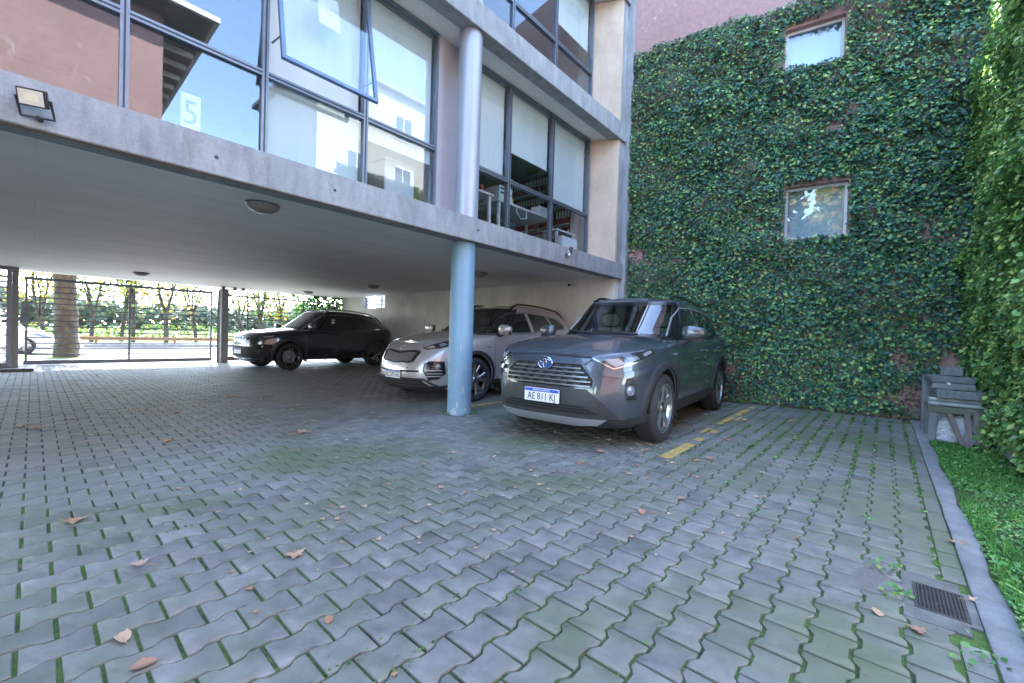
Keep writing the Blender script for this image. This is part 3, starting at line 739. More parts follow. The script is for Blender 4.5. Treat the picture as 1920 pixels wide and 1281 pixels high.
    c.arch_trim(M_PLASTIC, .06, .014, -22, 196)
    c.patch('sill_cladding', [(1.33, 0, .33), (3.16, 0, .35), (3.16, 0, .225), (1.33, 0, .225)], 90, M_PLASTIC, .012, .02, .09)
    for pts in ([(1.37, 0, 1.05), (1.34, 0, .8), (1.36, 0, .34)], [(2.42, 0, 1.10), (2.44, 0, .7), (2.40, 0, .35)], [(3.40, 0, 1.14), (3.38, 0, .95), (3.2, 0, .78), (3.06, 0, .5), (2.98, 0, .35)]):
        c.strip('door_shut_line', pts, 90, M_VOID, .007, .001)
    c.handle(2.22, .965, M_CHROME); c.handle(3.2, 1.0, M_CHROME)
    c.patch('side_window', [(1.45, 0, 1.09), (1.75, 0, 1.30), (2.02, 0, 1.44), (2.36, 0, 1.475), (2.40, 0, 1.125)], 90, M_GLASS, .003, .01, .07, 'cabin')
    c.patch('side_window', [(2.50, 0, 1.13), (2.46, 0, 1.475), (3.02, 0, 1.455), (3.14, 0, 1.18)], 90, M_GLASS, .003, .01, .07, 'cabin')
    c.patch('side_window', [(3.20, 0, 1.185), (3.08, 0, 1.45), (3.36, 0, 1.41), (3.58, 0, 1.27), (3.52, 0, 1.215)], 90, M_GLASS, .003, .01, .07, 'cabin')
    c.strip('window_trim', [(1.40, 0, 1.075), (2.4, 0, 1.11), (3.16, 0, 1.168), (3.56, 0, 1.20), (3.62, 0, 1.28), (3.38, 0, 1.425), (3.05, 0, 1.47), (2.42, 0, 1.492), (2.01, 0, 1.455), (1.74, 0, 1.315)], 90, M_CHROME, .014, .006, 'cabin', closed=True)
    c.patch('roof_panel', [(2.12, -.50, 0), (2.12, .50, 0), (3.75, .48, 0), (3.75, -.48, 0)], 0, M_BLACK, .004, .01, .12, 'cabin', False, top=True)
    c.patch('tail_lamp', [(4.12, -.7, 1.04), (4.42, -.6, 1.06), (4.42, -.6, .93), (4.05, -.8, .95)], 110, M_TAIL, .006, .02, .05)
    c.screen(); c.wipers(); c.interior()
    c.mirrors(1.48, 1.125, .85, (pt, M_BLACK), .92)
    c.rails(2.05, 3.85, M_BLACK, .06)
    c.wheels(dict(n=5, ph=.1, spokes=[(.06, -.10, .045, .242, -.26, .055), (.06, .10, .045, .242, .26, .055)], barrel=M_ALLOYD, face=M_ALLOY))
    h, n, _, _ = c.bvh.ray_cast(Vector((1.2, -4, .86)), Vector((0, 1, 0)))
    text_obj('side_badge', 'AWD', .035, Matrix(((1, 0, 0, 1.18), (0, 0, -1, h.y - .004), (0, 1, 0, .86), (0, 0, 0, 1))), M_BLACK, c.root)
    return c
# ---------------------------------------------------------------- black car deep in the garage
def black_car():
    pt = paint('black_navy_paint', (0.012, 0.018, 0.028), 0.2, 0.22)
    rg = [(0.0, .15, .12), (.06, .06, .06), (.16, .02, .03), (.3, .0, .012), (.45, .0, .004), (.6, .006, 0), (.75, .015, 0), (.85, .03, .008), (.92, .055, .02), (.965, .09, .036), (1.0, .14, .07)]
    p = dict(L=4.36, w=1.80, ua=.89, wb=2.63, rw=.342, rr=.245, ra=.40, ucf=.95, ucr=3.7, nf=3.2, mf=2.5, arch_sq=.09,
             zs=[(0, .90), (.3, .94), (.7, .985), (1.1, 1.03), (2, 1.05), (3.3, 1.10), (4.0, 1.14), (4.36, 1.02)],
             zb=[(0, .21), (.5, .22), (1, .25), (3.5, .25), (4.0, .28), (4.36, .40)],
             rings=rg, crown=[(0, .01), (.3, .03), (.7, .05), (1.1, .06), (1.5, .05), (4.4, .03)], crownp=2.8,
             gh=dict(zr=[(1.1, 1.48), (1.75, 1.55), (2.3, 1.585), (3.0, 1.565), (3.6, 1.50), (4.2, 1.40)], f0=1.02, f1=1.86, r0=4.30, r1=3.90, ucf=2.3, ucr=3.4, n=4.0, w0=.81, w1=.60,
                     ws=[(.72, 1.08), (.58, 1.525)]))
    c = Car('parked_car', (0, 0, 0), R(6), 'black SUV standing deepest in the garage by the street railing', p, pt)
    fl = Vector((4.42, 11.51, 0)); lo = Vector((.89, -.88, 0))
    c.root.location = fl - Matrix.Rotation(R(6), 4, 'Z') @ lo
    gr = c.patch('grille', [(0, -.52, .85), (0, .52, .85), (0, .50, .72), (0, -.50, .72)], 0, M_BLACK, .006, .02, .07, mirror=False)
    for i in range(7):
        y = (i - 3) * .14
        c.strip('grille_slot_frame', [(0, y - .05, .835), (0, y + .05, .835), (0, y + .047, .74), (0, y - .047, .74)], 0, M_CHROME, .014, .016, mirror=False, closed=True, parent=gr)
    c.strip('bumper_bar', [(0, -.62, .30), (0, -.3, .275), (0, .3, .275), (0, .62, .30)], 0, M_CHROME, .03, .016, mirror=False)
    c.patch('lower_grille', [(0, -.55, .60), (0, .55, .60), (0, .6, .34), (0, -.6, .34)], 0, M_VOID, .006, .02, .08, mirror=False)
    c.strip('bumper_trim', [(0, -.55, .62), (0, 0, .62), (0, .55, .62)], 0, M_CHROME, .02, .014, mirror=False)
    c.plate(.47, .02, None, 0)
    c.patch('headlight', [(.08, -.54, .855), (.30, -.78, .875), (.58, -.88, .905), (.54, -.88, .85), (.30, -.80, .80), (.08, -.56, .80)], 45, M_LAMPD, .006, .02, .03)
    c.patch('headlight_reflector', [(.25, -.745, .865), (.45, -.85, .885), (.40, -.85, .845), (.24, -.76, .825)], 45, M_LENS, .009, .01, .03)
    c.patch('corner_pocket', [(.13, -.66, .66), (.40, -.86, .66), (.42, -.87, .56), (.25, -.78, .50), (.12, -.66, .52)], 45, M_VOID, .005, .01, .03)
    for side in (-1, 1):
        d = Vector((math.cos(R(45)), -side * math.sin(R(45)), 0)); h, n, _, _ = c.bvh.ray_cast(Vector((.2, side * .77, .60)) - d * 3, d)
        q = n.to_track_quat('Z', 'Y').to_matrix().to_4x4(); q.translation = h
        MB().lathe([(.001, .016), (.022, .014), (.032, .006), (.034, -.01)], 20, 'z', q).build('fog_lamp', M_LENS, c.root, smooth=40)
    c.arch_trim(M_PLASTIC, .06, .02, -20, 196)
    c.patch('sill_cladding', [(1.33, 0, .36), (3.1, 0, .38), (3.1, 0, .235), (1.33, 0, .235)], 90, M_PLASTIC, .014, .02, .09)
    for pts in ([(1.34, 0, 1.02), (1.33, 0, .8), (1.35, 0, .37)], [(2.38, 0, 1.06), (2.40, 0, .7), (2.38, 0, .38)], [(3.36, 0, 1.08), (3.30, 0, .85), (3.1, 0, .6), (3.0, 0, .38)]):
        c.strip('door_shut_line', pts, 90, M_VOID, .008, .001)
    c.handle(2.16, .945, pt); c.handle(3.12, .975, pt)
    c.patch('side_window', [(1.38, 0, 1.07), (1.66, 0, 1.28), (1.92, 0, 1.44), (2.30, 0, 1.475), (2.34, 0, 1.085)], 90, M_GLASS, .003, .01, .07, 'cabin')
    c.patch('side_window', [(2.42, 0, 1.09), (2.39, 0, 1.475), (3.02, 0, 1.45), (3.20, 0, 1.12)], 90, M_GLASS, .003, .01, .07, 'cabin')
    c.patch('side_window', [(3.26, 0, 1.13), (3.10, 0, 1.44), (3.40, 0, 1.39), (3.72, 0, 1.20)], 90, M_GLASS, .003, .01, .07, 'cabin')
    c.strip('window_trim', [(1.30, 0, 1.055), (1.66, 0, 1.30), (1.92, 0, 1.458), (2.35, 0, 1.495), (3.05, 0, 1.468), (3.45, 0, 1.40), (3.80, 0, 1.22), (4.10, 0, 1.14)], 90, M_CHROME, .012, .006, 'cabin')
    # sticker sheet on the front door glass
    h, n, _, _ = c.gvh.ray_cast(Vector((2.14, -4, 1.27)), Vector((0, 1, 0)))
    st = bx('window_sticker', (2.09, h.y - .008, 1.23), (2.19, h.y - .006, 1.30), M_WHITEINK, c.root)
    bx('window_sticker', (2.08, h.y + .016, 1.34), (2.20, h.y + .018, 1.365), M_WHITEINK, c.root).location.y = -.03
    c.patch('spoiler', [(3.72, -.5, 0), (3.72, .5, 0), (3.98, .48, 0), (3.98, -.48, 0)], 0, pt, .03, .01, .1, 'cabin', False, top=True)
    c.patch('tail_lamp', [(4.08, -.7, 1.02), (4.36, -.6, 1.03), (4.36, -.6, .93), (4.0, -.8, .94)], 110, M_TAIL, .006, .02, .05)
    c.screen(); c.wipers(); c.interior()
    c.mirrors(1.42, 1.10, .83, (pt, M_BLACK), .95)
    c.rails(1.95, 3.7, M_SILVER, .07)
    c.wheels(dict(n=5, ph=.15, spokes=[(.05, -.1, .022, .24, -.20, .014), (.05, .1, .022, .24, .20, .014)], barrel=M_ALLOYD, face=M_ALLOY))
    MB().tube([(3.6, 0, 1.56), (3.72, 0, 1.72)], .004, 5).build('antenna', M_BLACK, c.root)
    return c
# ================================================================== ground and paving
rng = random.Random(7)
def ivy_x(y): return 8.38 - 0.158 * (y - 1.36)       # foot of the ivy-clad end wall (it stands a little askew)
M_SOIL = simple('soil', (0.07, 0.055, 0.04), 0.95, 0, 0.35, 3, 0.3, world=True)
g = MB().add([(-700, -700, -.06), (700, -700, -.06), (700, 900, -.06), (-700, 900, -.06)], [(0, 1, 2, 3)]).build('ground', M_SOIL, fix=False); tag(g, kind='structure')

def m_joint():
    m, nt, b = nt_of('mossy_joint_sand'); v = coords(nt, False)
    n1 = noise(nt, v, 1.3, 5, 0.6); n2 = noise(nt, v, 22, 5, 0.7); n3 = noise(nt, v, 90, 3)
    moss = ramp(nt, n3, [(0.3, (0.028, 0.062, 0.010)), (0.7, (0.085, 0.16, 0.025))])
    soil = ramp(nt, n2, [(0.3, (0.012, 0.011, 0.010)), (0.7, (0.040, 0.034, 0.028))])
    sx = N(nt, 'ShaderNodeSeparateXYZ'); nt.links.new(v, sx.inputs[0])
    mr = N(nt, 'ShaderNodeMapRange'); mr.inputs[1].default_value = 6.0; mr.inputs[2].default_value = 4.3; mr.inputs[3].default_value = -0.6; mr.inputs[4].default_value = 0.06
    nt.links.new(sx.outputs[1], mr.inputs[0])          # moss grows only where rain reaches
    a = N(nt, 'ShaderNodeMath', operation='ADD'); nt.links.new(n1, a.inputs[0]); nt.links.new(mr.outputs[0], a.inputs[1])
    a2 = N(nt, 'ShaderNodeMath', operation='MULTIPLY_ADD'); a2.inputs[1].default_value = 0.5; nt.links.new(n2, a2.inputs[0]); nt.links.new(a.outputs[0], a2.inputs[2])
    f = ramp(nt, a2.outputs[0], [(0.62, (0, 0, 0)), (0.84, (1, 1, 1))])
    nt.links.new(mixc(nt, f, soil, moss), b.inputs['Base Color']); b.inputs['Roughness'].default_value = 0.95
    bump(nt, b, n3, 0.6, 0.004); return m
def m_paver():
    m, nt, b = nt_of('concrete_paver'); v = coords(nt, False)
    gi = N(nt, 'ShaderNodeNewGeometry'); oi = N(nt, 'ShaderNodeObjectInfo')
    s_ = N(nt, 'ShaderNodeMath', operation='ADD'); nt.links.new(gi.outputs['Random Per Island'], s_.inputs[0]); nt.links.new(oi.outputs['Random'], s_.inputs[1])
    fr = N(nt, 'ShaderNodeMath', operation='FRACT'); nt.links.new(s_.outputs[0], fr.inputs[0])
    c = ramp(nt, fr.outputs[0], [(0.0, (0.135, 0.132, 0.122)), (0.2, (0.182, 0.178, 0.165)), (0.5, (0.210, 0.205, 0.190)), (0.75, (0.185, 0.192, 0.158)), (0.9, (0.218, 0.205, 0.185)), (1.0, (0.245, 0.24, 0.228))])
    fine = noise(nt, v, 160, 3, 0.7); mid = noise(nt, v, 9, 6, 0.65); big = noise(nt, v, 0.9, 5, 0.6, 0.6)
    c = mixc(nt, 0.35, c, ramp(nt, fine, [(0.3, (0.12, 0.12, 0.125)), (0.75, (0.36, 0.36, 0.37))]), 'OVERLAY')
    c = mixc(nt, 0.5, c, ramp(nt, mid, [(0.28, (0.16, 0.16, 0.165)), (0.72, (0.80, 0.79, 0.78))]), 'OVERLAY')
    st = ramp(nt, noise(nt, v, 2.1, 7, 0.7, 1.0), [(0.55, (0, 0, 0)), (0.74, (.85, .85, .85))])
    c = mixc(nt, st, c, (0.085, 0.088, 0.078))
    al = ramp(nt, big, [(0.45, (0, 0, 0)), (0.66, (0.85, 0.85, 0.85))])
    sx = N(nt, 'ShaderNodeSeparateXYZ'); nt.links.new(v, sx.inputs[0])
    mr = N(nt, 'ShaderNodeMapRange'); mr.inputs[1].default_value = 5.5; mr.inputs[2].default_value = 4.2; nt.links.new(sx.outputs[1], mr.inputs[0])
    al = mixc(nt, 1.0, al, mr.outputs[0], 'MULTIPLY')
    c = mixc(nt, al, c, (0.090, 0.115, 0.055))
    nt.links.new(c, b.inputs['Base Color'])
    nt.links.new(ramp(nt, mid, [(0.3, (0.52, 0.52, 0.52)), (0.7, (0.78, 0.78, 0.78))]), b.inputs['Roughness'])
    b.inputs['Specular IOR Level'].default_value = 0.55
    bump(nt, b, fine, 0.25, 0.002); return m
M_JOINT = m_joint(); M_PAVER = m_paver()
pave = MB().add([(-3.2, -.32, -.0085), (9.2, -.32, -.0085), (9.2, 15.5, -.0085), (-3.2, 15.5, -.0085), (-3.2, -9, -.0086), (9.2, -9, -.0086)], [(0, 1, 2, 3), (4, 5, 1, 0)]).build('paving', M_JOINT, fix=False)
tag(pave, kind='structure')
PX, PY, AMP = .18, .134, .010
def paver_poly(g_):
    hx = PX / 2 - g_; a = PY / 2 + AMP - g_; b_ = PY / 2 - AMP - g_
    top = [(-hx, a), (-.056, a), (-.030, b_), (.030, b_), (.056, a), (hx, a)]
    return [(x, y) for x, y in top] + [(-x, -y) for x, y in top]
def paver_verts(bev=True, gap=.0052):
    o = paver_poly(gap)[::-1]; n = len(o)
    if bev:
        i_ = [(x * (1 - .004 / .09), y * (1 - .0035 / .067)) for x, y in o]
        vs = [(x, y, -.03) for x, y in o] + [(x, y, -.0035) for x, y in o] + [(x, y, 0) for x, y in i_]
        fs = [(k, (k + 1) % n, n + (k + 1) % n, n + k) for k in range(n)] + [(n + k, n + (k + 1) % n, 2 * n + (k + 1) % n, 2 * n + k) for k in range(n)] + [tuple(range(2 * n, 3 * n))]
    else:
        vs = [(x, y, -.02) for x, y in o] + [(x, y, 0) for x, y in o]
        fs = [(k, (k + 1) % n, n + (k + 1) % n, n + k) for k in range(n)] + [tuple(range(n, 2 * n))]
    return vs, fs
GRATE = (2.36, 2.66, -.31, -.10)
cells = []
j0 = int((-.31 - .713) / PY) - 1
for j in range(j0, int((15.3 - .713) / PY)):
    yc = .713 + (j + .5) * PY
    if yc < -.24: continue
    off = 1.142 + PX / 2 + (PX / 2 if j % 2 else 0)
    for i in range(-24, 46):
        xc = off + i * PX
        lim = ivy_x(yc) - .10 if yc < 3.9 else 7.55
        if yc < 1.0: lim -= .12 * (1.0 - yc)
        if xc < -2.6 or xc > lim: continue
        if GRATE[0] - .06 < xc < GRATE[1] + .06 and yc < GRATE[3] + .03: continue
        cells.append((xc, yc, j))
def inview(x, y):
    d = Vector((x, y, 0)) - CAM_LOC; z = d.dot(f2)
    if z < .3: return False
    u_, v_ = 960 + FPX * d.dot(r3) / z, 640.5 - FPX * d.dot(u3) / z
    return -10 < u_ < 1930 and v_ < 1295
vis = sorted([c for c in cells if inview(c[0], c[1])], key=lambda c: c[0] ** 2 + c[1] ** 2)
near = set(vis[:300])
meshes = []
for k in range(3):
    vs, fs = paver_verts(True, .0046 + .0007 * k)
    me = bpy.data.meshes.new('paver'); me.from_pydata([(x + rng.uniform(-.0006, .0006), y + rng.uniform(-.0006, .0006), z) for x, y, z in vs], [], fs)
    me.materials.append(M_PAVER); me.polygons.foreach_set('use_smooth', [True] * len(me.polygons)); me.set_sharp_from_angle(angle=R(50)); meshes.append(me)
def jit(): return (rng.uniform(-.0012, .0012), rng.uniform(-.0012, .0012), rng.uniform(-.0016, .0016), rng.gauss(0, .006), rng.gauss(0, .006), rng.gauss(0, .006))
big = MB(); pv_b = paver_verts(True); pv_s = paver_verts(False)
painted = []
for c in cells:
    jx, jy, jz, ra, rb, rc = jit()
    M_ = Matrix.Translation((c[0] + jx, c[1] + jy, jz)) @ Euler((ra, rb, rc)).to_matrix().to_4x4()
    if c in near:
        o = bpy.data.objects.new('paver', meshes[rng.randrange(3)]); COL.objects.link(o); o.parent = pave; o.matrix_world = M_
    else:
        vs, fs = pv_b if c[0] ** 2 + c[1] ** 2 < 30 else pv_s
        big.add([tuple(M_ @ Vector(v)) for v in vs], fs)
    painted.append((c, M_))
# the last course along the kerb is cut lengthwise
for i in range(0, 40):
    xc = 1.142 + PX / 2 + (i - 2) * PX
    if xc > 8.1 or GRATE[0] - .06 < xc < GRATE[1] + .06: continue
    big.box((xc - PX / 2 + .004, -.308, -.03), (xc + PX / 2 - .004, -.236, rng.uniform(-.002, .001)))
big.build('pavers_further_off', M_PAVER, pave, fix=False)['kind'] = 'stuff'

# worn yellow bay lines: paint only on the tops of the pavers, one flake for each painted paver
def m_yellow():
    m, nt, b = nt_of('worn_yellow_paint'); v = coords(nt, False)
    n = noise(nt, v, 30, 6, 0.75)
    nt.links.new(ramp(nt, n, [(0.40, (0.17, 0.165, 0.14)), (0.50, (0.48, 0.31, 0.055)), (0.75, (0.60, 0.40, 0.08))]), b.inputs['Base Color']); b.inputs['Roughness'].default_value = 0.7
    return m
M_YEL = m_yellow()
def bay_line(x0, x1, ya, slope, keep, label):
    mb = MB()
    for (xc, yc, j), M_ in painted:
        yl = ya + slope * (xc - x0)
        if not (x0 <= xc <= x1) or abs(yc - yl) > PY * .62: continue
        if rng.random() > keep(xc): continue
        e0 = max(-PY / 2 + .006, yl - .075 - yc); e1_ = min(PY / 2 - .006, yl + .075 - yc)
        if e1_ - e0 < .02: continue
        e0 = max(e0, -.054); e1_ = min(e1_, .054)
        q = [(-PX / 2 + .008, e0), (PX / 2 - .008, e0), (PX / 2 - .008, e1_), (-PX / 2 + .008, e1_)]
        mb.add([tuple(M_ @ Vector((a, b_, .0012))) for a, b_ in q], [(0, 1, 2, 3)])
    tag(mb.build('parking_line', M_YEL, fix=False), kind='structure')
bay_line(3.72, 8.0, 1.47, .022, lambda x: .95 if x < 4.4 else .25 if x < 5.0 else .7 if x < 5.6 else .35 if x < 6.2 else .8, '')
bay_line(4.2, 7.4, 4.55, .012, lambda x: .97, '')

# kerb strip and planted edge
M_CONC = None
def m_concrete(name, col=(0.275, 0.29, 0.30), streak=0.75, moss=0.6, rough=0.85):
    m, nt, b = nt_of(name); v = coords(nt, False)
    n1 = noise(nt, v, 1.6, 7, 0.65); n2 = noise(nt, mapv(nt, v, (1, 1, .22)), 7, 6, 0.7); n3 = noise(nt, v, 70, 4, 0.7)
    c = ramp(nt, n1, [(0.25, tuple(x * .78 for x in col)), (0.75, tuple(x * 1.15 for x in col))])
    c = mixc(nt, streak, c, ramp(nt, n2, [(0.3, (0.30, 0.31, 0.32)), (0.6, (0.55, 0.55, 0.55)), (0.8, (0.66, 0.66, 0.66))]), 'OVERLAY')
    c = mixc(nt, 0.3, c, ramp(nt, n3, [(0.3, (0.3, 0.3, 0.3)), (0.7, (0.7, 0.7, 0.7))]), 'OVERLAY')
    if moss:
        f = ramp(nt, noise(nt, mapv(nt, v, (1.4, 1.4, .5)), 3.2, 7, 0.75), [(0.54, (0, 0, 0)), (0.76, (moss, moss, moss))])
        c = mixc(nt, f, c, (0.10, 0.115, 0.065))
    nt.links.new(c, b.inputs['Base Color']); b.inputs['Roughness'].default_value = rough
    bump(nt, b, n3, 0.3, 0.003); return m
M_CONC = m_concrete('weathered_concrete')
M_KERB = m_concrete('kerb_concrete', (0.19, 0.198, 0.198), .7, .5)
mb = MB()
n = 44
vs = []
for i in range(n + 1):
    x = lerp(.9, 8.35, i / n); w0 = -.316 + rng.uniform(-.003, .003); w1 = -.412 - .018 * math.sin(i * .9) - rng.uniform(0, .012); z = .010 + rng.uniform(-.002, .002)
    vs += [(x, w0, -.04), (x, w0, z - .004), (x, w0 - .006, z), (x, w1 + .01, z), (x, w1, z - .006), (x, w1, -.04)]
mb.add(vs, [(i * 6 + k, (i + 1) * 6 + k, (i + 1) * 6 + k + 1, i * 6 + k + 1) for i in range(n) for k in range(5)])
tag(mb.build('kerb', M_KERB, smooth=40), kind='structure')
mb = MB(); nx, ny = 60, 8; vs = []
for i in range(nx + 1):
    for j in range(ny + 1):
        x = lerp(.8, 9.0, i / nx); y = lerp(-.40, -1.0, j / ny); vs.append((x, y, -.012 + .03 * j / ny + rng.uniform(-.008, .012)))
mb.add(vs, [(i * (ny + 1) + j, i * (ny + 1) + j + 1, (i + 1) * (ny + 1) + j + 1, (i + 1) * (ny + 1) + j) for i in range(nx) for j in range(ny)])
tag(mb.build('planting_bed', M_SOIL, smooth=60), kind='structure')
# earth strip at the foot of the ivy wall
mb = MB(); vs = []
for i in range(25):
    y = lerp(-.45, 4.0, i / 24); xw = ivy_x(y)
    vs += [(xw - .30, y, -.012), (xw - .12, y, .004 + rng.uniform(0, .008)), (xw + .05, y, .02)]
mb.add(vs, [(i * 3 + k, i * 3 + k + 1, (i + 1) * 3 + k + 1, (i + 1) * 3 + k) for i in range(24) for k in range(2)])
tag(mb.build('earth_strip', M_SOIL, smooth=60), kind='structure')

# ------------------------------------------------------------------ street side
M_SIDEWALK = m_concrete('sidewalk_concrete', (0.23, 0.225, 0.215), .4, .1)
M_ROAD = simple('street_asphalt', (0.065, 0.065, 0.07), 0.85, 0, 0.2, 2, 0.15, world=True)
def m_grass():
    m, nt, b = nt_of('street_grass'); v = coords(nt, False)
    c = ramp(nt, noise(nt, v, 1.7, 6, 0.7), [(0.3, (0.05, 0.09, 0.015)), (0.6, (0.09, 0.14, 0.03)), (0.8, (0.16, 0.15, 0.06))])
    nt.links.new(c, b.inputs['Base Color']); b.inputs['Roughness'].default_value = 0.95; bump(nt, b, noise(nt, v, 40, 4), 0.8, 0.05); return m
M_GRASS = m_grass()
def sheet(name, x0, x1, y0, y1, z, m):
    return tag(MB().add([(x0, y0, z), (x1, y0, z), (x1, y1, z), (x0, y1, z)], [(0, 1, 2, 3)]).build(name, m, fix=False), kind='structure')
sheet('sidewalk', -60, 60, 15.5, 18.0, -.004, M_SIDEWALK)
sheet('grass_verge', -60, 60, 18.0, 20.2, .0, M_GRASS)
sheet('driveway', .95, 4.4, 18.0, 20.4, .006, M_SIDEWALK)
sheet('road', -150, 150, 20.4, 27.4, -.05, M_ROAD)
tag(bx('road_kerb', (-60, 20.2, -.06), (60, 20.4, .012), M_SIDEWALK), kind='structure')
tag(bx('road_kerb', (-60, 27.4, -.06), (60, 27.6, .10), M_SIDEWALK), kind='structure')
sheet('path', -80, 80, 27.6, 31.5, .05, simple('pale_gravel', (0.22, 0.20, 0.17), .95, 0, .2, 4, .2, world=True))
sheet('field', -500, 500, 31.5, 600, .02, M_GRASS)
# ================================================================== office building over the garage
B = empty('office_building', (0, 9.5, 0), 0, 'concrete and glass office building on a column over an open garage', 'building')
def P(name, mbx, m, parent=None, **kw):
    o = mbx.build(name, m, None, **kw); par = parent or B
    o.parent = par; o.matrix_parent_inverse = Matrix.Translation(-Vector(B.location)) if par == B else Matrix.Identity(4)
    if par != B: o.matrix_parent_inverse = Matrix.Identity(4)
    return o
B.location = (0, 0, 0)
def m_soffit():
    m, nt, b = nt_of('soffit_concrete'); v = coords(nt, False)
    n1 = noise(nt, mapv(nt, v, (.18, 1, 1)), 2.2, 7, .65); n2 = noise(nt, mapv(nt, v, (.06, 1, 1)), 9, 6, .7); n3 = noise(nt, v, 60, 4, .7)
    c = ramp(nt, n1, [(.25, (.62, .625, .61)), (.75, (.75, .755, .74))]); c = mixc(nt, .45, c, ramp(nt, n2, [(.3, (.32, .32, .32)), (.7, (.62, .62, .62))]), 'OVERLAY')
    br = N(nt, 'ShaderNodeTexBrick'); br.offset = 0.5; br.inputs['Scale'].default_value = 1.0; br.inputs['Brick Width'].default_value = 2.44; br.inputs['Row Height'].default_value = 1.22; br.inputs['Mortar Size'].default_value = .006; nt.links.new(v, br.inputs['Vector'])
    br.inputs['Color1'].default_value = (.5, .5, .5, 1); br.inputs['Color2'].default_value = (.46, .46, .46, 1); br.inputs['Mortar'].default_value = (.33, .33, .33, 1)
    c = mixc(nt, .7, c, br.outputs[0], 'OVERLAY'); nt.links.new(c, b.inputs['Base Color']); b.inputs['Roughness'].default_value = .6; bump(nt, b, n3, .2, .003); return m
M_SOFFIT = m_soffit()
M_BEIGE = m_concrete('beige_render', (0.50, 0.40, 0.31), .25, .12, .9)
M_GWALL = m_concrete('garage_render', (0.58, 0.58, 0.55), .28, .15, .9)
M_ALU = simple('window_aluminium', (0.16, 0.19, 0.23), .4, .5, .1)
M_ALUD = simple('dark_gasket', (0.02, 0.022, 0.028), .5)
M_PANEL = simple('mauve_panel', (0.42, 0.425, 0.46), .6, 0, .06)
M_BLUECOL = None
def m_column():
    m, nt, b = nt_of('blue_column_paint'); v = coords(nt, False)
    c = ramp(nt, noise(nt, v, 2, 6), [(0.3, (0.145, 0.26, 0.35)), (0.7, (0.17, 0.295, 0.39))])
    ch = ramp(nt, noise(nt, mapv(nt, v, (1, 1, .5)), 11, 5, 0.7, .4), [(0.665, (0, 0, 0)), (0.68, (1, 1, 1))])
    c = mixc(nt, ch, c, (0.42, 0.42, 0.41)); nt.links.new(c, b.inputs['Base Color']); b.inputs['Roughness'].default_value = .45
    bump(nt, b, noise(nt, v, 60, 3), .1, .002); return m
M_BLUECOL = m_column()
M_STEELCOL = simple('silver_column_paint', (0.31, 0.335, 0.39), .42, .35, .06, 1.2)
YF, YW = 3.98, 4.52           # slab edge, window plane
X0, X1 = -8.0, 7.80
P('slab_edge', MB().box((X0, YF, 2.25), (X1, 4.20, 2.55)), M_CONC, bevel=.006)
P('drip_groove', MB().box((X0, 4.20, 2.262), (X1, 4.235, 2.55)), simple('rusty_groove', (0.22, 0.14, 0.09), .9))
P('drip_strip', MB().box((X0, 4.005, 2.246), (X1, 4.022, 2.2495)), MATS['rusty_groove'])
P('slab', MB().box((X0, 4.235, 2.275), (7.79, 15.6, 2.50)), M_SOFFIT)
P('upper_slab_edge', MB().box((X0, YF, 4.96), (X1, 4.20, 5.29)), M_CONC, bevel=.006)
P('upper_soffit', MB().box((X0, 4.202, 4.985), (7.62, 15.4, 5.20)), M_SOFFIT)
P('upper_slab_edge', MB().box((X0, YF, 7.70), (X1, 4.20, 8.03)), M_CONC)
P('upper_soffit', MB().box((X0, 4.202, 7.72), (7.62, 15.4, 7.95)), M_SOFFIT)
P('added_shade_storey', MB().box((X0, 4.203, 8.031), (7.62, 15.39, 10.6)), M_BEIGE)  # unseen storey, added so that its shadow covers the right ivy wall
P('roof', MB().box((X0 - .1, 3.95, 10.6), (7.8, 15.5, 10.85)), M_SOFFIT)  # unseen roof, raised onto the added storey to lengthen the shadow
P('end_wall', MB().box((7.66, 4.06, 0), (7.90, 11.9, 2.276)), M_GWALL)
P('end_wall', MB().box((7.64, 4.24, 2.51), (7.90, 15.4, 8.0)), M_BEIGE)
# the end wall goes on behind the second car, with a barred opening high up
P('end_wall', MB().box((7.70, 11.9, 0), (7.94, 15.4, 1.86)).box((7.70, 11.9, 1.86), (7.94, 12.45, 2.276)).box((7.70, 13.85, 1.86), (7.94, 15.4, 2.276)), M_GWALL)
bars = P('barred_opening', MB().box((7.80, 12.45, 1.86), (7.83, 12.48, 2.27)), M_ALU); P('bar', MB().box((7.80, 13.82, 1.86), (7.83, 13.85, 2.27)), M_ALU, bars)
for y in (12.8, 13.15, 13.5): P('bar', MB().box((7.805, y, 1.86), (7.825, y + .035, 2.27)), M_ALU, bars)
for z in (1.98, 2.10): P('bar', MB().box((7.81, 12.48, z), (7.82, 13.82, z + .024)), M_ALU, bars)
# beige fins closing the window bays at the right
def fin(z0, z1):
    P('fin', MB().add([(7.30, 4.60, z0), (7.56, 4.03, z0), (7.62, 4.03, z0), (7.62, 4.60, z0), (7.30, 4.60, z1), (7.56, 4.03, z1), (7.62, 4.03, z1), (7.62, 4.60, z1)], [(3, 2, 1, 0), (4, 5, 6, 7), (0, 1, 5, 4), (1, 2, 6, 5), (2, 3, 7, 6), (3, 0, 4, 7)]), M_BEIGE)
fin(2.551, 4.984); fin(5.291, 7.69)
P('pilaster', MB().box((7.80, 3.93, 0), (7.96, 4.055, 2.25)).box((7.802, 3.93, 2.25), (7.96, 4.06, 10.6)), M_CONC)
P('pilaster_recess', MB().box((7.63, 4.03, 2.552), (7.798, 4.20, 4.958)).box((7.63, 4.03, 5.292), (7.798, 4.20, 7.698)), M_CONC)
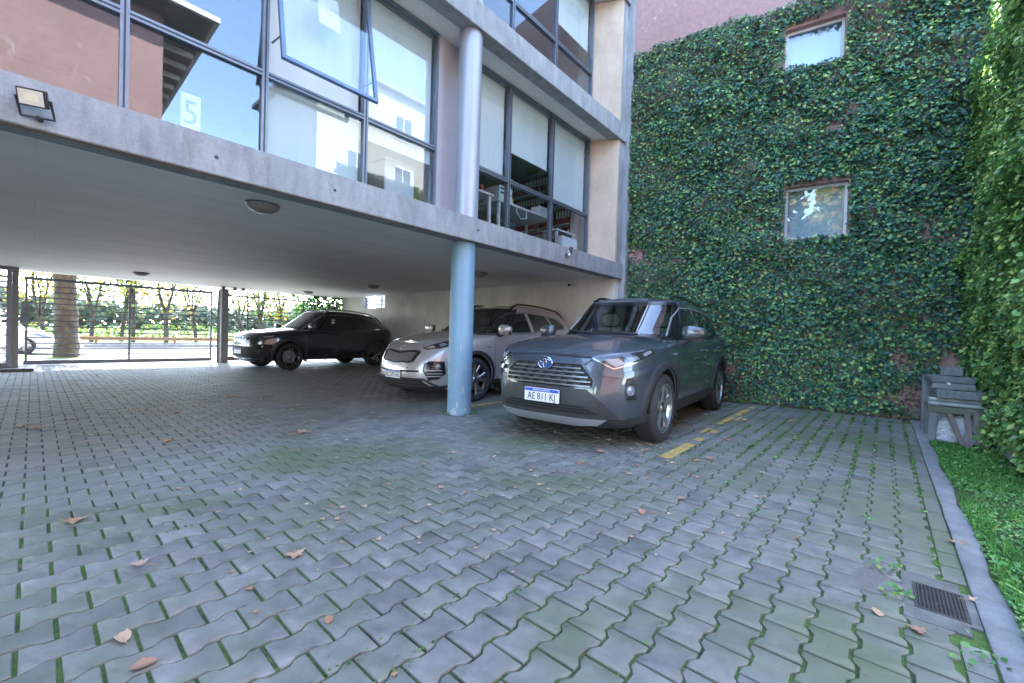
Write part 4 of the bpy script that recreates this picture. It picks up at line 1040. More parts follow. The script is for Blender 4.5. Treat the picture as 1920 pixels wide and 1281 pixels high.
# columns
P('lower_column', MB().lathe([(.001, 0), (.158, 0), (.158, 2.249)], 40, 'z', Matrix.Translation((3.755, 4.215, 0))), M_BLUECOL, smooth=50)
M_CHIP = simple('bare_primer', (.38, .38, .37), .8, 0, .2, 30)
for (px, py, w_, h_) in ((868, 731, .016, .05), (857, 760, .012, .06), (864, 652, .008, .07), (874, 690, .006, .04), (850, 772, .045, .07), (846, 745, .010, .03), (872, 768, .018, .02), (855, 705, .006, .03)):
    d_ = ray(px, py); ce = Vector((3.755, 4.215)); o2 = Vector((CAM_LOC.x, CAM_LOC.y)) - ce; d2 = Vector((d_.x, d_.y)); a_ = d2.dot(d2); b_ = o2.dot(d2); c_ = o2.dot(o2) - .158 ** 2; dis = b_ * b_ - a_ * c_
    if dis <= 0: continue
    q_ = CAM_LOC + d_ * ((-b_ - math.sqrt(dis)) / a_); an = math.atan2(q_.y - ce.y, q_.x - ce.x); pl = []
    for k in range(11):
        t_ = 2 * math.pi * k / 11; rr_ = rng.uniform(.55, 1.1); aa = an + w_ * math.cos(t_) * rr_ / .158; pl.append((ce.x + .1588 * math.cos(aa), ce.y + .1588 * math.sin(aa), max(.004, q_.z + h_ * math.sin(t_) * rr_)))
    P('paint_chip', MB().add(pl, [tuple(range(11))]), M_CHIP, fix=False)
P('upper_column', MB().lathe([(.152, 2.551), (.152, 4.984)], 40, 'z', Matrix.Translation((3.755, 4.175, 0))), M_STEELCOL, smooth=50)
P('column_base_ring', MB().lathe([(.152, 2.5515), (.172, 2.5515), (.168, 2.562), (.1525, 2.566)], 40, 'z', Matrix.Translation((3.755, 4.175, 0))), M_CONC, smooth=50)
P('upper_column', MB().lathe([(.152, 5.291), (.152, 7.70)], 40, 'z', Matrix.Translation((3.755, 4.175, 0))), M_STEELCOL, smooth=50)
for z0, z1 in ((2.551, 4.984), (5.291, 7.71)):
    P('wall_panel', MB().box((3.50, YW + .01, z0), (4.02, YW + .14, z1)), M_PANEL)
# tie-rod holes in the slab edge
for px, py in ((406, 295), (628, 357), (897, 432)):
    q = onp(px, py, 1, YF); P('tie_hole', MB().lathe([(.001, -.003), (.014, -.003), (.016, .004)], 10, 'y', Matrix.Translation(q)), M_ALUD)
# garage: steel post, far beams
post = P('steel_post', MB().box((3.66, 14.86, 0), (3.90, 14.875, 2.18)).box((3.66, 15.05, 0), (3.90, 15.065, 2.18)).box((3.77, 14.875, 0), (3.79, 15.05, 2.18)), simple('grey_steel_paint', (0.20, 0.205, 0.22), .5, .2, .1))
M_STEEL = MATS['grey_steel_paint']
P('post_bracket', MB().box((3.60, 14.80, 2.18), (4.3, 14.86, 2.21)).box((3.70, 14.78, 2.21), (3.78, 14.88, 2.274)).box((4.0, 14.78, 2.21), (4.08, 14.88, 2.274)).box((4.22, 14.78, 2.21), (4.30, 14.88, 2.274)), M_STEEL)
P('downpipe', MB().tube([(3.70, 14.83, 0), (3.70, 14.83, 2.17)], .022, 10), simple('white_pipe', (.6, .62, .66), .4), smooth=60)
# garage left wall far outside the picture keeps the garage dark
P('end_wall', MB().box((-8.2, 4.3, 0), (-8.0, 15.4, 8.0)), M_GWALL)
# office floor, back wall and partitions
M_INT = simple('office_wall_paint', (0.55, 0.54, 0.52), .8, 0, .05)
M_FLOOR = simple('office_floor', (0.12, 0.11, 0.10), .6)
for zz0, zz1 in ((2.50, 4.985), (5.2, 7.72)):
    P('back_wall', MB().box((X0, 9.4, zz0), (7.64, 9.5, zz1)), M_INT)
    P('partition', MB().box((3.70, YW + .14, zz0 + .01), (3.80, 9.4, zz1)), M_INT)
    P('floor_finish', MB().box((X0, YW + .05, zz0 + .001), (7.64, 9.4, zz0 + .03)), M_FLOOR)
    P('suspended_ceiling', MB().box((X0, YW + .2, zz1 - .2), (7.64, 9.4, zz1 - .17)), M_INT)
    P('inner_end_wall', MB().box((7.56, 4.62, zz0 + .05), (7.64, 9.4, zz1)), M_INT)
P('street_wall', MB().box((X0, 15.2, 2.5), (7.64, 15.4, 8.0)), M_BEIGE)
# ---- windows
def glass(name, ior, tint):
    return clear_glass(name, tint, ior)
G_L = glass('reflective_window_glass', 1.85, (0.80, 0.86, 0.90)); G_R = glass('window_glass', 1.6, (0.90, 0.94, 0.95))
def m_blind():
    m, nt, b = nt_of('roller_blind_fabric'); v = coords(nt, False)
    c = ramp(nt, noise(nt, mapv(nt, v, (1, 1, .1)), 3, 4), [(0.3, (0.60, 0.63, 0.62)), (0.7, (0.68, 0.70, 0.69))]); nt.links.new(c, b.inputs['Base Color']); b.inputs['Roughness'].default_value = .9; return m
M_BLIND = m_blind()
G_M = glass('milky_window_glass', 1.75, (0.88, 0.93, 0.95))
def window(x0, x1, z0, z1, zt, gm, blind=None, low_blind=None, sash=None):
    """one bay between two mullions: frame, upper and lower pane, transom, blinds"""
    f = .028; y0, y1 = YW - .03, YW + .05
    w = P('window', MB().box((x0, y0, z0), (x0 + f, y1, z1)).box((x1 - f, y0, z0), (x1, y1, z1)).box((x0 + f, y0, z1 - f), (x1 - f, y1, z1)).box((x0 + f, y0, z0), (x1 - f, y1, z0 + f)).box((x0 + f, y0, zt - f), (x1 - f, y1, zt + f)), M_ALU)
    P('gasket', MB().box((x0 + f, y0 + .01, zt - .006), (x1 - f, y0 - .004, zt + .006)).box((x0 - .006, y0 + .01, z0), (x0 + .006, y0 - .004, z1)), M_ALUD, w)
    P('pane', MB().box((x0 + f, YW, z0 + f), (x1 - f, YW + .008, zt - f)), gm, w)
    if sash is None: P('pane', MB().box((x0 + f, YW, zt + f), (x1 - f, YW + .008, z1 - f)), gm, w)
    if blind is not None:
        P('roller_blind', MB().box((x0 + .035, YW + .09, blind), (x1 - .035, YW + .094, z1 - .03)).box((x0 + .035, YW + .082, blind - .02), (x1 - .035, YW + .102, blind)), M_BLIND, w)
    if low_blind is not None:
        P('roller_blind', MB().box((x0 + .035, YW + .07, low_blind), (x1 - .035, YW + .074, zt - .03)).box((x0 + .035, YW + .062, low_blind - .02), (x1 - .035, YW + .082, low_blind)), M_BLIND, w)
    return w
ZT = 3.48
window(-1.60, -.56, 2.552, 4.98, ZT, G_L); window(-2.64, -1.60, 2.552, 4.98, ZT, G_L); window(-.56, .45, 2.552, 4.98, ZT, G_L); window(.45, 1.44, 2.552, 4.98, ZT, G_L)
for k in range(5): window(-3.68 - 1.04 * k, -2.64 - 1.04 * k, 2.552, 4.98, ZT, G_L)
w = window(1.44, 2.48, 2.552, 4.98, ZT, G_M, 3.50, 2.60, sash=True)
window(2.48, 3.49, 2.552, 4.98, ZT, G_M, 3.52, 3.30)
# the top-hung sash stands open
xs0, xs1 = 1.475, 2.445; zt_, zb_ = 4.95, 3.50; ang = math.atan2(.30, zt_ - zb_)
SM = Matrix.Translation((0, YW - .035, zt_)) @ Matrix.Rotation(-ang, 4, 'X')
hh = (zt_ - zb_) / math.cos(ang) * .985
sash = P('open_sash', MB().box((xs0, -.02, -hh), (xs0 + .035, .02, 0), M=SM).box((xs1 - .035, -.02, -hh), (xs1, .02, 0), M=SM).box((xs0 + .035, -.02, -hh), (xs1 - .035, .02, -hh + .035), M=SM).box((xs0 + .035, -.02, -.035), (xs1 - .035, .02, 0), M=SM), simple('blue_grey_aluminium', (0.13, 0.18, 0.25), .4, .5))
P('pane', MB().box((xs0 + .035, -.004, -hh + .035), (xs1 - .035, .004, -.035), M=SM), G_M, sash)
P('paper_notice', MB().box((1.86, .006, -hh + .62), (2.08, .0075, -hh + .98), M=SM), M_WHITEINK, sash)
for x in (xs0 + .02, xs1 - .02):
    e_ = SM @ Vector((x, 0, -hh + .25)); P('stay', MB().tube([tuple(e_), (x, YW - .02, zb_ + .3)], .008, 6), M_ALU, sash)
window(4.02, 4.92, 2.552, 4.98, ZT, G_R, 3.60); window(4.92, 6.06, 2.552, 4.98, ZT, G_R, 4.02); window(6.06, 7.28, 2.552, 4.98, ZT, G_R, 3.53)
ZT2 = 6.27
for x0, x1, bl in ((4.02, 4.92, None), (4.92, 6.06, None), (6.06, 7.28, 6.75)): window(x0, x1, 5.292, 7.71, ZT2, G_R, bl)
for x0, x1 in ((-.56, .45), (.45, 1.44), (1.44, 2.48), (2.48, 3.49)): window(x0, x1, 5.292, 7.71, ZT2, G_L)
for k in range(7): window(-1.6 - 1.04 * k, -.56 - 1.04 * k, 5.292, 7.71, ZT2, G_L)

cd_ = empty('number_card', (.90, YW + .12, 2.532), 0, 'white card with a black figure 5 standing behind the left window pane', 'card')
bx('card', (-.07, 0, .2), (.07, .006, .56), MATS['white_ink'], cd_); bx('card_foot', (-.05, -.03, 0), (.05, .06, .2), MATS['window_aluminium'], cd_)
text_obj('figure', '5', .30, Matrix(((1, 0, 0, 0), (0, 0, 1, -.003), (0, 1, 0, .39), (0, 0, 0, 1))), MATS['plate_ink'], cd_, .8)
# ---- things in the office that show through the glass
M_WHITE = simple('white_laminate', (0.66, 0.67, 0.68), .45, 0, .04)
M_RED = simple('red_binder', (0.30, 0.02, 0.035), .5, 0, .12)
M_DKB = simple('dark_blue_plastic', (0.03, 0.05, 0.09), .5)
M_YELLOW = simple('yellow_card', (0.55, 0.36, 0.05), .6)
def desk(x0, x1, y0, y1, z, label):
    d = empty('desk', ((x0 + x1) / 2, (y0 + y1) / 2, 2.53), 0, label, 'desk')
    cx_, cy_ = (x0 + x1) / 2, (y0 + y1) / 2
    bx('desk_top', (x0 - cx_, y0 - cy_, z - 2.53 - .03), (x1 - cx_, y1 - cy_, z - 2.53), M_WHITE, d, .004)
    for sx in (x0 + .04, x1 - .08):
        for sy in (y0 + .03, y1 - .07): bx('leg', (sx - cx_, sy - cy_, 0.002), (sx + .04 - cx_, sy + .04 - cy_, z - 2.53 - .03), M_WHITE, d)
desk(4.10, 4.86, 4.75, 5.35, 3.30, 'white desk end beside the silver column, with small cups on it')
desk(4.96, 6.45, 4.75, 5.40, 3.27, 'long white desk in the middle window of the right bay')
desk(6.55, 7.2, 4.72, 5.1, 3.12, 'low white side table in the rightmost window of the right bay')
def thing_box(name, label, cat, a, b, m, extra=(), bevel=.004, group=None):
    c = ((a[0] + b[0]) / 2, (a[1] + b[1]) / 2, a[2]); r_ = empty(name, c, 0, label, cat, group)
    bx('case', (a[0] - c[0], a[1] - c[1], 0), (b[0] - c[0], b[1] - c[1], b[2] - c[2]), m, r_, bevel)
    for nm, p_, q_, mm in extra: bx(nm, p_, q_, mm, r_)
    return r_
thing_box('printer', 'white desktop printer on the long desk', 'printer', (5.02, 4.80, 3.272), (5.34, 5.15, 3.52), M_WHITE, (('paper_slot', (-.13, -.178, .12), (.13, -.17, .15), M_ALUD), ('control_panel', (-.13, -.178, .19), (.0, -.17, .225), M_DKB)))
thing_box('paper_box', 'white paper box at the right end of the long desk', 'box', (6.10, 4.80, 3.272), (6.34, 5.0, 3.44), M_WHITE, (('lid', (-.125, -.105, .13), (.125, .105, .172), M_WHITE),))
thing_box('file_cabinet', 'white low cabinet under the side table in the rightmost window', 'cabinet', (6.58, 4.62, 2.532), (7.10, 4.72, 2.98), M_WHITE, (('drawer_front', (-.25, -.056, .05), (.25, -.05, .42), M_WHITE),))
thing_box('office_cabinet', 'tall white cabinet standing in the window left of the silver column', 'cabinet', (2.95, 4.85, 2.532), (3.40, 5.6, 3.28), M_WHITE, (('door', (-.215, -.382, .03), (.215, -.376, .72), M_WHITE), ('top_edge', (-.235, -.385, .745), (.235, .385, .765), M_WHITE)))
thing_box('black_bag', 'dark blue bag on the desk end beside the silver column', 'bag', (4.12, 4.80, 3.302), (4.30, 5.0, 3.50), M_DKB, (('flap', (-.095, -.108, .10), (.095, -.1, .19), M_DKB),), .02)
for x, m_, l in ((4.42, M_EMBLUE, 'blue cup'), (4.52, M_WHITE, 'white cup'), (4.66, M_RED, 'red tin')):
    o = MB().lathe([(.001, 0), (.032, 0), (.036, .11), (.033, .112), (.001, .10)], 14, 'z').build(l.replace(' ', '_'), m_, smooth=40); o.location = (x, 4.84, 3.3015); tag(o, l + ' on the desk end beside the silver column', l.split()[1])
thing_box('yellow_folder', 'yellow folder box on the long desk behind the glass', 'folder', (5.50, 5.05, 3.272), (5.66, 5.3, 3.50), M_YELLOW, (('label', (-.05, -.13, .08), (.05, -.126, .16), M_WHITEINK),))
thing_box('computer_tower', 'dark computer tower on the floor under the long desk', 'computer', (5.3, 4.85, 2.531), (5.5, 5.25, 3.0), M_DKB, (('front_panel', (-.08, -.206, .05), (.08, -.2, .42), M_ALUD),))
o = MB().tube([(5.42, 4.78, 3.27), (5.40, 4.74, 3.15), (5.5, 4.73, 3.05), (5.66, 4.74, 3.1), (5.7, 4.78, 3.26)], .008, 6).build('cable', M_WHITE, smooth=60); tag(o, 'white cable looping below the edge of the long desk', 'cable')
dl = empty('desk_lamp', (4.60, 5.05, 3.3015), 0, 'thin white desk lamp behind the red tin', 'lamp')
MB().lathe([(.001, 0), (.06, 0), (.06, .012), (.008, .016)], 18).build('lamp_base', M_WHITE, dl, smooth=40)
MB().tube([(0, 0, .012), (.02, 0, .22), (-.16, 0, .40)], .007, 6).build('lamp_arm', M_WHITE, dl, smooth=40)
MB().lathe([(.012, .02), (.05, -.05)], 14, 'z', Matrix.Translation((-.17, 0, .40))).build('lamp_shade', M_WHITE, dl, smooth=40)
shelf = empty('binder_shelf', (7.40, 5.75, 2.531), 0, 'white shelf with rows of red binders on the office end wall', 'shelf')
for y in (-.86, 0, .86): bx('upright', (-.14, y - .01, 0), (.15, y + .01, 2.15), M_WHITE, shelf)
for k in range(6): bx('shelf_board', (-.138, -.848, .06 + .40 * k), (.148, -.012, .08 + .40 * k), M_WHITE, shelf); bx('shelf_board', (-.138, .012, .06 + .40 * k), (.148, .848, .08 + .40 * k), M_WHITE, shelf)
bm_ = MB().box((-.14, -.034, 0), (.12, .034, .315), 0); bm_.box((-.1425, -.02, .12), (-.139, .02, .26), 1)
bme = bm_.mesh('binder'); bme.materials.append(M_RED); bme.materials.append(M_WHITEINK); bme.polygons.foreach_set('material_index', bm_.mi)
for k in range(5):
    for i in range(22):
        y = -.80 + i * .0735 + (.03 if i > 10 else 0)
        if rng.random() < .08: continue
        o = bpy.data.objects.new('binder', bme); COL.objects.link(o); o.location = (7.40, 5.75 + y, 2.531 + .0815 + .40 * k)
        tag(o, 'red binder with a white spine label in the shelf rows', 'binder', 'red binders on the office shelf')

# ------------------------------------------------------------------ lamps and small things on the building
def flood(px, py, label, rz, tilt, size):
    q = onp(px, py, 1, YF - .06)
    f_ = empty('flood_light', (q.x, YF, q.z), rz, label, 'flood light')
    M_ = Matrix.Translation((0, -.10, .0)) @ Matrix.Rotation(R(tilt), 4, 'X')
    s_ = size
    mbx = MB(); mbx.box((-s_, -.025, -s_ * .8), (s_, .02, s_ * .8), M=M_)
    for i in range(6): mbx.box((-s_ * .85 + i * s_ * .32, .02, -s_ * .7), (-s_ * .85 + i * s_ * .32 + .006, .04, s_ * .7), M=M_)
    mbx.build('housing', simple('black_lamp_housing', (0.03, 0.032, 0.035), .5), f_, bevel=.003)
    MB().box((-s_ * .86, -.028, -s_ * .66), (s_ * .86, -.024, s_ * .66), M=M_).build('lens', simple('flood_lens', (0.55, 0.53, 0.45), .25), f_)
    MB().box((-s_ * .5, -.0285, -s_ * .3), (s_ * .5, -.0282, s_ * .35), M=M_).build('led_board', simple('led_board', (0.62, 0.58, 0.42), .5), f_)
    MB().tube([(-s_ - .012, -.10, 0), (-s_ - .012, -.04, -s_ - .03), (s_ + .012, -.04, -s_ - .03), (s_ + .012, -.10, 0)], .008, 6).build('bracket', MATS['black_lamp_housing'], f_, smooth=30)
    MB().tube([(0, -.04, -s_ - .03), (0, .0, -s_ - .03)], .014, 8).build('wall_stub', MATS['black_lamp_housing'], f_)
    return f_
flood(78, 192, 'black flood light on the slab edge at the far left', R(-20), 22, .062)
f2_ = flood(1066, 468, 'small flood light with sensor on the slab edge right of the column', R(30), 18, .048)
MB().tube([(-.04, -.06, -.10), (-.04, -.06, -.02)], .022, 10).build('sensor', M_WHITE, f2_, smooth=50)
def dome(x, y, label, z=2.275):
    d = empty('ceiling_lamp', (x, y, z), 0, label, 'ceiling lamp')
    MB().lathe([(.001, .0), (.15, 0), (.155, -.012), (.15, -.02)], 32).build('lamp_ring', simple('lamp_ring_metal', (.18, .18, .18), .35, .6), d, smooth=40)
    MB().lathe([(.148, -.018), (.13, -.045), (.095, -.07), (.05, -.084), (.001, -.088)], 32).build('lamp_bowl', simple('lamp_bowl_glass', (.22, .21, .20), .25, 0, .1, 10), d, smooth=60)
for (px, py), l in zip(((492, 390), (265, 514), (700, 538), (578, 549), (900, 515)), ('dome ceiling lamp nearest the slab edge', 'dome ceiling lamp in front of the street gate', 'dome ceiling lamp above the back of the black car', 'dome ceiling lamp above the street railing', 'dome ceiling lamp just right of the blue column')):
    q = gnd(px, py, 2.24); dome(q.x, q.y, l)
q = gnd(1062, 535, 2.20)
sc = empty('security_camera', (7.55, 5.05, 2.275), R(200), 'white security camera under the ceiling by the end wall', 'camera')
MB().lathe([(.001, 0), (.045, 0), (.045, -.02), (.012, -.025), (.012, -.06)], 18).build('mount', M_WHITE, sc, smooth=40)
MB().box((-.08, -.035, -.13), (.12, .035, -.06), M=Matrix.Rotation(R(12), 4, 'Y')).build('camera_body', M_WHITE, sc, bevel=.012)
MB().box((.121, -.028, -.122), (.124, .028, -.068), M=Matrix.Rotation(R(12), 4, 'Y')).build('lens', M_ALUD, sc)

# ------------------------------------------------------------------ gate, louvre, railing
M_GATE = simple('gate_steel', (0.15, 0.16, 0.185), .5, .3, .15)
gt = empty('sliding_gate', (1.72, 15.3, 0), 0, 'grey steel bar gate closing the garage towards the street', 'gate')
bx('top_rail', (-1.87, -.03, 2.055), (1.86, .03, 2.125), M_GATE, gt); bx('bottom_rail', (-1.87, -.03, .03), (1.86, .03, .13), M_GATE, gt)
for x in (-1.85, -.02, 1.82): bx('stile', (x, -.022, .13), (x + .04, .022, 2.06), M_GATE, gt)
for k in range(13):
    z = .13 + (k + 1) * (1.93 / 14); bx('bar', (-1.81, -.010, z - .014), (-.02, .010, z + .014), M_GATE, gt); bx('bar', (.02, -.010, z - .014), (1.82, .010, z + .014), M_GATE, gt)
mo = empty('gate_motor', (-.13, 15.2, .98), 0, 'grey motor box fixed to the left end of the street gate', 'motor')
MB().box((-.06, -.10, 0), (.07, .06, .56)).build('case', M_STEEL, mo, bevel=.02); bx('cover', (-.062, -.108, .06), (.072, -.10, .40), MATS['gate_steel'], mo); bx('arm', (-.14, -.02, .10), (-.06, .02, .14), M_GATE, mo); bx('arm', (-.14, -.02, .20), (-.06, .02, .24), M_GATE, mo)
lv = empty('louvre_screen', (-.9, 14.75, 0), 0, 'pale slatted louvre screen left of the street gate', 'louvre')
for x in (.58, -1.5): bx('louvre_post', (x, -.05, 0), (x + .10, .05, 2.2), M_STEEL, lv)
bx('louvre_post', (.502, -.06, 0), (.578, .03, 2.2), MATS['window_aluminium'], lv); bx('louvre_head', (-1.5, -.05, 2.2), (.68, .05, 2.27), M_STEEL, lv); bx('louvre_sill', (-1.5, -.09, .0), (.50, .09, .12), M_CONC, lv)
for k in range(17):
    z = .16 + k * .118; MB().box((-1.4, -.045, -.006), (.50, .045, .006), M=Matrix.Translation((0, 0, z)) @ Matrix.Rotation(R(32), 4, 'X')).build('slat', simple('pale_louvre', (.42, .44, .47), .45, .2), lv)
rl = empty('street_railing', (5.8, 15.3, 0), 0, 'grey steel bar railing behind the black car', 'railing')
bx('top_rail', (-1.9, -.025, 2.02), (1.88, .025, 2.07), M_GATE, rl)
for k in range(13): bx('bar', (-1.9, -.010, .22 + k * .139 - .012), (1.88, .010, .22 + k * .139 + .012), M_GATE, rl)
bx('bottom_rail', (-1.9, -.03, .03), (1.88, .03, .15), simple('brown_rail', (.13, .10, .075), .7), rl)
for x in (-1.30, .42, 1.6): bx('post', (x, -.045, 0), (x + .045, -.0252, 2.02), M_GATE, rl)
for x in (-1.78, .55): MB().tube([(x, -.06, 2.05), (x + .42, -.06, .95)], .018, 6).build('brace', M_GATE, rl)
for x in (-1.25, .05, 1.1): bx('stub', (x, -.3, 0), (x + .05, -.25, .2), M_STEEL, rl)
tag(bx('wheel_stop', (-.45, 13.55, 0.0), (.02, 13.72, .06), simple('dark_kerb_block', (.09, .09, .095), .8), bevel=.01), 'dark low block on the pavers at the foot of the louvre', 'block')
# ================================================================== ivy walls
nrng = np.random.default_rng(11)
def m_leaf(name, stops, rough=.45, trans=.25):
    m, nt, b = nt_of(name)
    gi = N(nt, 'ShaderNodeNewGeometry')
    c = ramp(nt, gi.outputs['Random Per Island'], stops)
    v = coords(nt, False); c = mixc(nt, .5, c, ramp(nt, noise(nt, v, 1.1, 5, .6), [(0.3, (.30, .32, .36)), (0.7, (.66, .66, .55))]), 'OVERLAY')
    nt.links.new(c, b.inputs['Base Color']); b.inputs['Roughness'].default_value = rough; b.inputs['Specular IOR Level'].default_value = .5
    tl = N(nt, 'ShaderNodeBsdfTranslucent'); nt.links.new(c, tl.inputs[0]); mx = N(nt, 'ShaderNodeMixShader', Fac=trans)
    nt.links.new(b.outputs[0], mx.inputs[1]); nt.links.new(tl.outputs[0], mx.inputs[2]); nt.links.new(mx.outputs[0], nt.nodes['Material Output'].inputs[0])
    return m
M_IVY = m_leaf('ivy_leaf', [(0, (.018, .060, .052)), (.38, (.042, .135, .098)), (.64, (.085, .235, .125)), (.86, (.20, .38, .12)), (1, (.42, .52, .16))], .45)
M_IVY2 = m_leaf('ivy_leaf_bright', [(0, (.03, .09, .04)), (.4, (.12, .28, .10)), (.75, (.24, .44, .13)), (1, (.45, .56, .16))], .45)
M_COVER = m_leaf('ground_cover_leaf', [(0, (.04, .14, .035)), (.5, (.075, .24, .05)), (.85, (.13, .32, .07)), (1, (.22, .36, .08))])
LEAF = np.array([(0, 0, 0), (-.40, .25, .06), (-.36, .62, .07), (0, 1, -.04), (.36, .62, .07), (.40, .25, .06)], float)
ROUND = np.array([(0, 0, 0), (-.45, .18, .05), (-.5, .62, .06), (0, .95, .0), (.5, .62, .06), (.45, .18, .05)], float)
LF = np.array([(0, 3, 2, 1), (0, 5, 4, 3)])
def vnoise(x, y, seed=0):
    def hsh(a, b): 
        h = np.sin(a * 127.1 + b * 311.7 + seed * 74.7) * 43758.5453; return h - np.floor(h)
    xi, yi = np.floor(x), np.floor(y); xf, yf = x - xi, y - yi; u = xf * xf * (3 - 2 * xf); v = yf * yf * (3 - 2 * yf)
    return (hsh(xi, yi) * (1 - u) + hsh(xi + 1, yi) * u) * (1 - v) + (hsh(xi, yi + 1) * (1 - u) + hsh(xi + 1, yi + 1) * u) * v
def leaves(name, pos, nrm, upd, size, mat, parent=None, tmpl=LEAF):
    """pos, nrm (face direction), upd (tip direction): arrays (n,3); one mesh of many leaves"""
    n = len(pos)
    nrm = nrm / np.linalg.norm(nrm, axis=1, keepdims=True)
    upd = upd - nrm * np.sum(upd * nrm, 1, keepdims=True); upd /= np.linalg.norm(upd, axis=1, keepdims=True) + 1e-9
    sx = np.cross(upd, nrm)
    V = pos[:, None, :] + size[:, None, None] * (tmpl[None, :, 0:1] * sx[:, None, :] + tmpl[None, :, 1:2] * upd[:, None, :] + tmpl[None, :, 2:3] * nrm[:, None, :])
    V = V.reshape(-1, 3); F = (LF[None] + (np.arange(n) * len(tmpl))[:, None, None]).reshape(-1, 4)
    me = bpy.data.meshes.new(name); me.vertices.add(len(V)); me.vertices.foreach_set('co', V.astype(np.float32).ravel())
    me.loops.add(F.size); me.loops.foreach_set('vertex_index', F.astype(np.int32).ravel())
    me.polygons.add(len(F)); me.polygons.foreach_set('loop_start', np.arange(0, F.size, 4, dtype=np.int32))
    me.update(calc_edges=True); me.validate()
    me.materials.append(mat); o = bpy.data.objects.new(name, me); COL.objects.link(o)
    if parent: o.parent = parent
    return o
def m_pink():
    m, nt, b = nt_of('pink_render'); v = coords(nt, False)
    c = ramp(nt, noise(nt, v, .9, 6, .6), [(0.3, (.32, .195, .18)), (0.7, (.38, .235, .215))])
    f = ramp(nt, noise(nt, mapv(nt, v, (1, 1, .6)), 3.5, 8, .75, .5), [(0.62, (0, 0, 0)), (0.68, (1, 1, 1))]); c = mixc(nt, f, c, (.50, .44, .42))
    f = ramp(nt, noise(nt, v, 14, 6, .7), [(0.35, (.35, .35, .35)), (0.7, (.62, .62, .62))]); c = mixc(nt, .5, c, f, 'OVERLAY')
    nt.links.new(c, b.inputs['Base Color']); b.inputs['Roughness'].default_value = .92; bump(nt, b, noise(nt, v, 35, 5), .35, .006); return m
M_PINK = m_pink()
WD = Vector((.156, -.988, 0)); WN = Vector((-.988, -.156, 0)); W0 = Vector((8.38, 1.36, 0))     # end wall: direction, outward normal, foot point
def wall_pt(s, z, d=0.0): return W0 + WD * s + WN * d + Vector((0, 0, z))
ew = empty('ivy_wall', (8.38, 1.36, 0), 0, 'tall pink end wall behind the grey car, overgrown with ivy and with two small windows', 'wall')
def wb(name, s0, s1, z0, z1, d0, d1, m, parent, bevel=0):
    pts = [wall_pt(s, z, d) - W0 for z in (z0, z1) for (s, d) in ((s0, d0), (s1, d0), (s1, d1), (s0, d1))]
    return MB().add(pts, [(0, 1, 2, 3), (7, 6, 5, 4), (4, 5, 1, 0), (5, 6, 2, 1), (6, 7, 3, 2), (7, 4, 0, 3)]).build(name, m, parent, bevel=bevel)
WIN = [(.03, .87, 2.80, 3.68), (-.05, .75, 5.62, 6.34)]
TOP = 9.2
# wall built round its two window openings
wb('wall', -2.95, -.05, 0, TOP, 0, -.35, M_PINK, ew)
wb('wall', .87, 2.75, 0, TOP, 0, -.35, M_PINK, ew)
wb('wall', -.05, .87, 0, 2.80, 0, -.349, M_PINK, ew); wb('wall', -.05, .03, 2.80, 3.68, 0, -.348, M_PINK, ew); wb('wall', -.05, .87, 3.68, 5.62, 0, -.349, M_PINK, ew); wb('wall', .75, .87, 5.62, 6.34, 0, -.348, M_PINK, ew); wb('wall', -.05, .87, 6.34, TOP, 0, -.349, M_PINK, ew)
wb('plinth', -2.95, 2.75, 0, .17, .05, .001, simple('dirty_plinth', (.15, .125, .10), .95, 0, .3, 5, .2, world=True), ew, .01)
M_WFR = simple('white_window_frame', (.55, .55, .56), .5)
for (s0, s1, z0, z1) in WIN:
    w = wb('window', s0, s0 + .04, z0, z1, -.10, -.15, M_WFR, ew)
    wb('frame', s1 - .04, s1, z0, z1, -.10, -.15, M_WFR, w); wb('frame', s0 + .04, s1 - .04, z1 - .045, z1, -.10, -.15, M_WFR, w); wb('frame', s0 + .04, s1 - .04, z0, z0 + .045, -.10, -.15, M_WFR, w)
    wb('pane', s0 + .04, s1 - .04, z0 + .045, z1 - .045, -.12, -.13, G_L, w); wb('curtain', s0, s1, z0, z1, -.24, -.25, M_BLIND, w)
    wb('sill', s0 - .03, s1 + .03, z0 - .05, z0 - .001, .03, -.09, M_PINK, w)
def ivy_field(n, s0, s1, z0, z1, seed, bare, wins=()):
    s = nrng.uniform(s0, s1, n); z = nrng.uniform(z0, z1, n)
    big = vnoise(s * 1.1, z * 1.1, seed); mid = vnoise(s * 3.3, z * 3.3, seed + 1); sm = vnoise(s * 9, z * 9, seed + 2)
    keep = (.5 * big + .35 * mid + .15 * sm) > bare(s, z) + .06 * nrng.random(n)
    for (a, b, c, d) in wins: keep &= ~((s > a - .015) & (s < b + .015) & (z > c + .02 * sm) & (z < d + .05))
    s, z = s[keep], z[keep]
    dep = .008 + (.20 * vnoise(s * 2.2, z * 2.2, seed + 5) ** 1.5 + .11 * vnoise(s * 6, z * 6, seed + 6)) * nrng.random(len(s)) ** .55
    return s, z, dep
def orient(n, nv, spread=.55, tip=1.0):
    nn = np.tile(np.array(nv), (n, 1)) + nrng.normal(0, spread, (n, 3)) + np.array([0, 0, .6])
    up = np.stack([nrng.normal(0, tip, n), nrng.normal(0, tip, n), -1 + nrng.normal(0, .5, n)], 1)
    return nn, up
topl = lambda s: 6.70 + .10 * vnoise(s * 2.5, s * 0, 3) + .06 * vnoise(s * 9, s * 0, 4)
